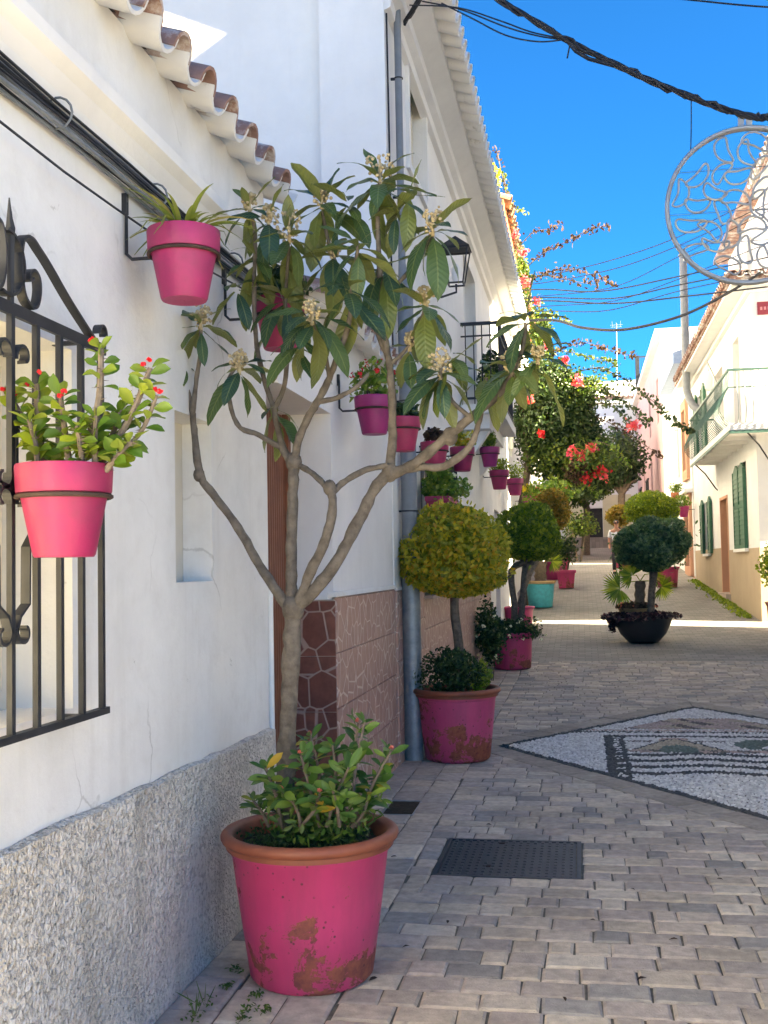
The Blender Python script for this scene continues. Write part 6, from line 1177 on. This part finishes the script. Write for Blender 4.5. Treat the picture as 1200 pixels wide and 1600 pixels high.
# ================================================================ STREET TREES UP THE HILL
def tree(label, base, trunk, limbs, crowns, mat, seed, bark='bark_dark', L_=.16):
    t = thing('street_tree', label, 'tree', base, 'trees at the top of the street'); limb(t, trunk[0], trunk[1], bark, 'trunk', 9, 4, .05); tp = Vector(trunk[0][-1])
    for q in limbs: limb(t, [tp-Vector((0, 0, .1)), tp.lerp(Vector(q), .5)+Vector((0, 0, .1)), q], [trunk[1][-1]*.7, trunk[1][-1]*.5, trunk[1][-1]*.25], bark, 'branch', 6, 3, .05)
    for i, (c, r, n) in enumerate(crowns): ball_foliage('crown', c, r, n, L_, L_*.6, mat, t, seed+i, .3, .22, .8)
Y = 46; tb = ony(972, 840, Y); tb.z = gz(Y); f_ = lambda px, py, o=0: ony(px, py, Y+o)
tree('dark round street tree with forked trunk by the pink house', tb, ([tb-Vector((0, 0, .1)), f_(972, 800), f_(971, 780), f_(972, 770)], [.2, .17, .15, .14]), [f_(945, 755), f_(995, 750), f_(960, 735), f_(985, 735)], [(f_(935, 735), (1.5, 1.5, 1.15), 3600), (f_(965, 725, .5), (1.3, 1.3, 1.5), 3600), (f_(910, 760, -.4), (1.1, 1.0, .7), 1800)], 'leaf_deep', 180)
Y = 50; tb = ony(915, 850, Y); tb.z = gz(Y); f_ = lambda px, py, o=0: ony(px, py, Y+o)
tree('pale-trunked street tree beside the dark arched door', tb, ([tb-Vector((0, 0, .1)), f_(916, 830), f_(917, 800), f_(915, 785)], [.2, .17, .15, .14]), [f_(900, 765), f_(930, 765)], [(f_(895, 770), (1.2, 1.2, .9), 1500), (f_(925, 765), (1.0, 1.0, .6), 900)], 'leaf_bough', 190, 'bark')
bush('street_shrub', 'light shrub at the foot of the pale-trunked tree', ony(905, 822, 45), (.9, .7, .6), 700, .14, .09, 'leaf_bough', 195, base=(ony(905, 850, 45).x, 45, gz(45)), inner=.1)

# ================================================================ WALKING MAN
MX = ony(965, 893, 36.5); mx, my, mz = MX.x, 36.5, gz(36.5)
MAN = thing('person', 'man in pale shirt, dark trousers and sunglasses walking down the street', 'person', (mx, my, mz)); H_ = 1.76
def skin(name, nodes, edges, mat, parent, sub=2):
    me = bpy.data.meshes.new(name); me.from_pydata([Vector(n[0])-org(parent) for n in nodes], edges, []); o = link(name, me, parent, mat); me.skin_vertices or o.modifiers.new('skin', 'SKIN')
    if not o.modifiers: o.modifiers.new('skin', 'SKIN')
    bpy.context.view_layer.update()
    bpy.context.view_layer.objects.active = o
    if not me.skin_vertices:
        bm = bmesh.new(); bm.from_mesh(me); bm.verts.layers.skin.verify(); bm.to_mesh(me); bm.free()
    for i, n in enumerate(nodes): me.skin_vertices[0].data[i].radius = (n[1], n[2] if len(n) > 2 else n[1])
    me.skin_vertices[0].data[0].use_root = True; o.modifiers['skin'].use_smooth_shade = True
    s = o.modifiers.new('sub', 'SUBSURF'); s.levels = sub; s.render_levels = sub; return o
def mp(x, y, z): return (mx+x, my+y, mz+z)
skin('body', [(mp(0, 0, .95), .13, .10), (mp(0, 0, 1.15), .13, .10), (mp(0, .0, 1.36), .16, .10), (mp(0, 0, 1.47), .06), (mp(0, -.02, 1.55), .055), (mp(0, -.03, 1.64), .085, .095), (mp(0, -.02, 1.72), .065, .075),
    (mp(-.19, 0, 1.40), .055), (mp(-.25, .03, 1.12), .042), (mp(-.24, -.08, .88), .033), (mp(-.23, -.11, .80), .035, .02), (mp(.19, 0, 1.40), .055), (mp(.25, .03, 1.12), .042), (mp(.25, -.02, .87), .033), (mp(.25, -.04, .79), .035, .02),
    (mp(-.09, 0, .88), .09), (mp(-.10, -.10, .50), .062), (mp(-.10, -.12, .10), .042), (mp(-.11, -.24, .04), .035), (mp(.09, 0, .88), .09), (mp(.10, .04, .50), .062), (mp(.10, .18, .12), .042), (mp(.11, .08, .04), .035)],
    [(0, 1), (1, 2), (2, 3), (3, 4), (4, 5), (5, 6), (2, 7), (7, 8), (8, 9), (9, 10), (2, 11), (11, 12), (12, 13), (13, 14), (0, 15), (15, 16), (16, 17), (17, 18), (0, 19), (19, 20), (20, 21), (21, 22)], 'skin', MAN)
skin('shirt', [(mp(0, 0, 1.0), .155, .125), (mp(0, 0, 1.15), .15, .118), (mp(0, 0, 1.36), .178, .118), (mp(0, 0, 1.46), .09, .08), (mp(-.19, 0, 1.40), .072), (mp(-.24, .02, 1.17), .066), (mp(.19, 0, 1.40), .072), (mp(.24, .02, 1.17), .066)], [(0, 1), (1, 2), (2, 3), (2, 4), (4, 5), (2, 6), (6, 7)], 'shirt', MAN)
skin('trousers', [(mp(0, 0, .98), .145, .115), (mp(0, 0, .90), .14, .115), (mp(-.09, 0, .84), .10), (mp(-.10, -.10, .50), .080), (mp(-.10, -.11, .10), .066), (mp(.09, 0, .84), .10), (mp(.10, .04, .50), .080), (mp(.10, .17, .12), .066)], [(0, 1), (1, 2), (2, 3), (3, 4), (1, 5), (5, 6), (6, 7)], 'trousers', MAN)
mb = MB(); mb.ball(mp(0, .02, 1.695), .086, 12, 8, .85); mb.v = [v for v in mb.v]; hair = mb.build('hair', 'hair_grey', MAN, True)
mb = MB(); mb.box(mp(-.075, -.135, 1.645), mp(-.008, -.118, 1.685)); mb.box(mp(.008, -.135, 1.645), mp(.075, -.118, 1.685)); mb.box(mp(-.008, -.132, 1.672), mp(.008, -.12, 1.68)); mb.build('sunglasses', 'dark_void', MAN)
mb = MB(); mb.add([mp(-.016, -.125, 1.605), mp(.016, -.125, 1.605), mp(0, -.12, 1.655), mp(0, -.155, 1.612)], [(0, 1, 3), (1, 2, 3), (2, 0, 3)]); mb.build('nose', 'skin', MAN)
for s, dy in ((-1, -.2), (1, .1)): mb = MB(); mb.box(mp(s*.105-.045, dy-.10, 0), mp(s*.105+.045, dy+.12, .075)); mb.build('shoe', 'trousers', MAN)

# ================================================================ OVERHEAD: MEDALLION AND CABLES
RY = 8.0; rc = ony(1169, 320, RY); RR = 120*RY/FPX*.995
MD = thing('ring_ornament', 'round pale metal street decoration of looping wire hung from the cables', 'ornament', (rc.x, RY, rc.z-RR))
mb = MB(); mb.torus(rc, RR, .018, 64, 8, 'y'); mb.build('ring', 'metal_ring', MD, True); mb = MB(); mb.torus(rc+Vector((0, .05, 0)), RR, .009, 64, 6, 'y'); mb.build('ring', 'metal_ring', MD, True)
rs_ = random.Random(12); loops = [(.86*math.sqrt((q+.5)/34), q*2.39996, q % 2, 34) for q in range(34)]
for i, (rad_, th, kind, n_) in enumerate(loops):      # bent sausage-shaped wire loops
    u, v = rad_*math.cos(th), rad_*math.sin(th); a = th + (0 if kind else math.pi/2) + rs_.uniform(-.5, .5); hl, hw_ = rs_.uniform(.15, .20), rs_.uniform(.06, .085); bend = rs_.choice((-1, 1))*rs_.uniform(.6, 1.7); pts = []; N_ = 40
    for j in range(N_+1):
        t = 2*math.pi*j/N_; cx_ = hl*(abs(math.cos(t))**.6)*(1 if math.cos(t) >= 0 else -1); sy_ = hw_*math.sin(t)*(1+.25*math.cos(t)); sy_ += bend*cx_*cx_*1.6
        x = u+cx_*math.cos(a)-sy_*math.sin(a); y = v+cx_*math.sin(a)+sy_*math.cos(a); k = math.hypot(x, y)
        if k > .96: x, y = x*.96/k, y*.96/k
        pts.append(rc+Vector((x*RR, .012*math.sin(t+i), y*RR)))
    mb = MB(); mb.tube(pts, .0085, 6); mb.build('loop', 'metal_ring', MD, True)
for dz in (-.45, -.05, .5): mb = MB(); hw = RR*math.sqrt(1-dz*dz); mb.tube([rc+Vector((-hw, .03, dz*RR)), rc+Vector((hw, .03, dz*RR))], .003, 4); mb.build('tie_wire', 'cable_grey', MD)
for dx in (-.025, .03): mb = MB(); p = rc+Vector((dx, .025, RR)); mb.box((p.x-.02, p.y-.02, p.z), (p.x+.02, p.y+.02, p.z+.09)); mb.build('clamp', 'metal_ring', MD)
def cable(label, pts, r_, mat='cable', sag=0, k=8, name='overhead_cable', group=None):
    P = catmull(pts, k); mb = MB(); mb.tube(P, r_, 6); return tag(mb.build(name, mat, None, True, at=P[0]), label, 'cable', group)
O = lambda px, py, Y=RY: ony(px, py, Y)
cs = Vector((XC+.40, 8.55, 7.6)); ce = Vector((XN, 8.1, 5.8))
main = [Vector((XC+.10, 8.9, 6.15)), O(700, -48, 8.3), O(780, 0), O(885, 62), O(985, 112), O(1080, 152), O(1168, 181), O(1210, 180), O(1330, 150), ce]
cb2 = thing('twisted_cable', 'thick twisted black cable carrying the round street decoration', 'cable', O(1080, 152))
for i in range(4):
    pts = catmull(main, 10); ph = i*1.57; pts = [p+Vector((0, .016*math.cos(j*.55+ph), .016*math.sin(j*.55+ph)+(.02*math.sin(j*1.9+i*2) if i == 3 else 0))) for j, p in enumerate(pts)]
    mb = MB(); mb.tube(pts, .011 if i else .014, 6); mb.build('strand', 'cable', cb2, True)
mb = MB(); p = O(890, 72); mb.tube([p, p+Vector((-.02, 0, -.09))], .006, 5); mb.build('cable_end', 'cable', cb2); mb = MB(); mb.tube([O(885, 62), O(900, 80), O(920, 92), O(960, 103)], .016, 6); mb.build('junction', 'cable', cb2, True)
cable('thin black wire dropping from the twisted cable to the ring', [O(1080, 152), O(1080, 200), O(1079, 243)], .004)
for i, q in enumerate([[(640, 8), (715, 12), (780, 32), (830, 50), (878, 60)], [(660, 2), (720, 15), (790, 42), (840, 56), (880, 62)], [(690, 5), (740, 30), (790, 55), (840, 65), (882, 62)]]):
    cable(['upper thin cable from the tall house to the twisted cable', 'middle thin cable from the tall house to the twisted cable', 'lowest slack thin cable from the tall house to the twisted cable'][i], [O(x, y, 8.6-.6*j/4) for j, (x, y) in enumerate(q)], .006)
cable('single black wire crossing the sky above the twisted cable', [O(1000, -8, 9), O(1080, 0, 9), O(1200, 11, 9), O(1350, 15, 9)], .008)
for i, (q, r_) in enumerate([([(845, 432), (950, 408), (1060, 370), (1200, 300)], .010), ([(848, 442), (960, 420), (1062, 383), (1200, 318)], .010), ([(850, 452), (940, 455), (1060, 432), (1200, 402)], .014), ([(852, 462), (960, 448), (1062, 400), (1200, 330)], .009), ([(852, 465), (960, 466), (1062, 445), (1200, 418)], .014), ([(855, 470), (960, 474), (1080, 462), (1200, 448)], .016), ([(858, 486), (950, 485), (1060, 455), (1200, 425)], .010), ([(862, 500), (910, 512), (975, 515), (1060, 495), (1130, 462), (1190, 425)], .030), ([(860, 478), (960, 470), (1050, 440), (1200, 380)], .009)]):
    n = len(q)-1; pts = [O(x, y, 24.5-3.2*j/n) for j, (x, y) in enumerate(q)]; pts = [Vector((-1.7, 24.9, pts[0].z+.1))]+pts
    cable('thick sagging black cable above the green balcony' if i == 7 else 'thin black cable strung from the vine house to the corner house', pts, r_, group=None if i == 7 else 'cables across the upper street')
# weeds in the joints beside the big planter
for i, (px, py, s_) in enumerate([(368, 1520, .03), (355, 1545, .025), (320, 1575, .045), (305, 1592, .05), (400, 1560, .03), (385, 1585, .035), (378, 1596, .03), (415, 1582, .02)]):
    p = onz(px, py, 0); t = thing('weed', 'small green weed in the paving joint between roughcast wall and big planter', 'weed', p, 'weeds in the joints by the big planter'); n = 26; rs2 = np.random.RandomState(300+i)
    C_ = np.array(p)+rs2.normal(size=(n, 3))*np.array([s_*.45, s_*.7, 0])+np.array([0, 0, .008])+np.abs(rs2.normal(size=(n, 3)))*np.array([0, 0, s_*.22]); D = rs2.normal(size=(n, 3)); D[:, 2] = abs(D[:, 2])*.6; leafcloud('leaf', C_, D, np.tile([0., 0, 1], (n, 1))+rs2.normal(size=(n, 3))*.4, .02, .009, 'leaf_weed', t, i)
    if i in (2, 3):
        D = rs2.normal(size=(5, 3))*.35; D[:, 2] = 1; leafcloud('blade', np.array(p)+D*.045, D, rs2.normal(size=(5, 3)), .10, .005, 'leaf_weed', t, 9)
wy = np.random.RandomState(5); n = 900; yy = wy.uniform(22.5, 33, n); C_ = np.stack([3.27-np.abs(wy.normal(size=n))*.10, yy, np.array([gz(v) for v in yy])+.02], 1); D = wy.normal(size=(n, 3)); D[:, 2] = abs(D[:, 2]); vg = leafcloud('verge_weeds', C_, D, wy.normal(size=(n, 3)), .10, .05, 'leaf_green', None, 6); tag(vg, 'strip of weeds growing along the foot of the tan wall', 'weeds', kind='stuff')

# dry leaves and petals dropped on the paving
DL = [leaf_mesh('leaf', 'leaf_rust', .42, .2, .3, 4, .3, .02, 90+i) for i in range(3)]
for i, (px, py) in enumerate([(640, 1480), (700, 1440), (985, 1390), (1060, 1470), (880, 1560), (760, 1290), (1120, 1375), (930, 1440), (620, 1340), (830, 1230), (1010, 1530), (590, 1530)]):
    p = onz(px, py, 0); a_ = rnd.uniform(0, 6.28); o = place('fallen_leaf', DL[i % 3], None, frame_mat(p+Vector((0, 0, .006)), (math.cos(a_), math.sin(a_), .05), (rnd.uniform(-.3, .3), rnd.uniform(-.3, .3), 1), rnd.uniform(.022, .04))); tag(o, 'small dry brown leaf fallen on the paving', 'leaf', 'dry leaves scattered on the paving')
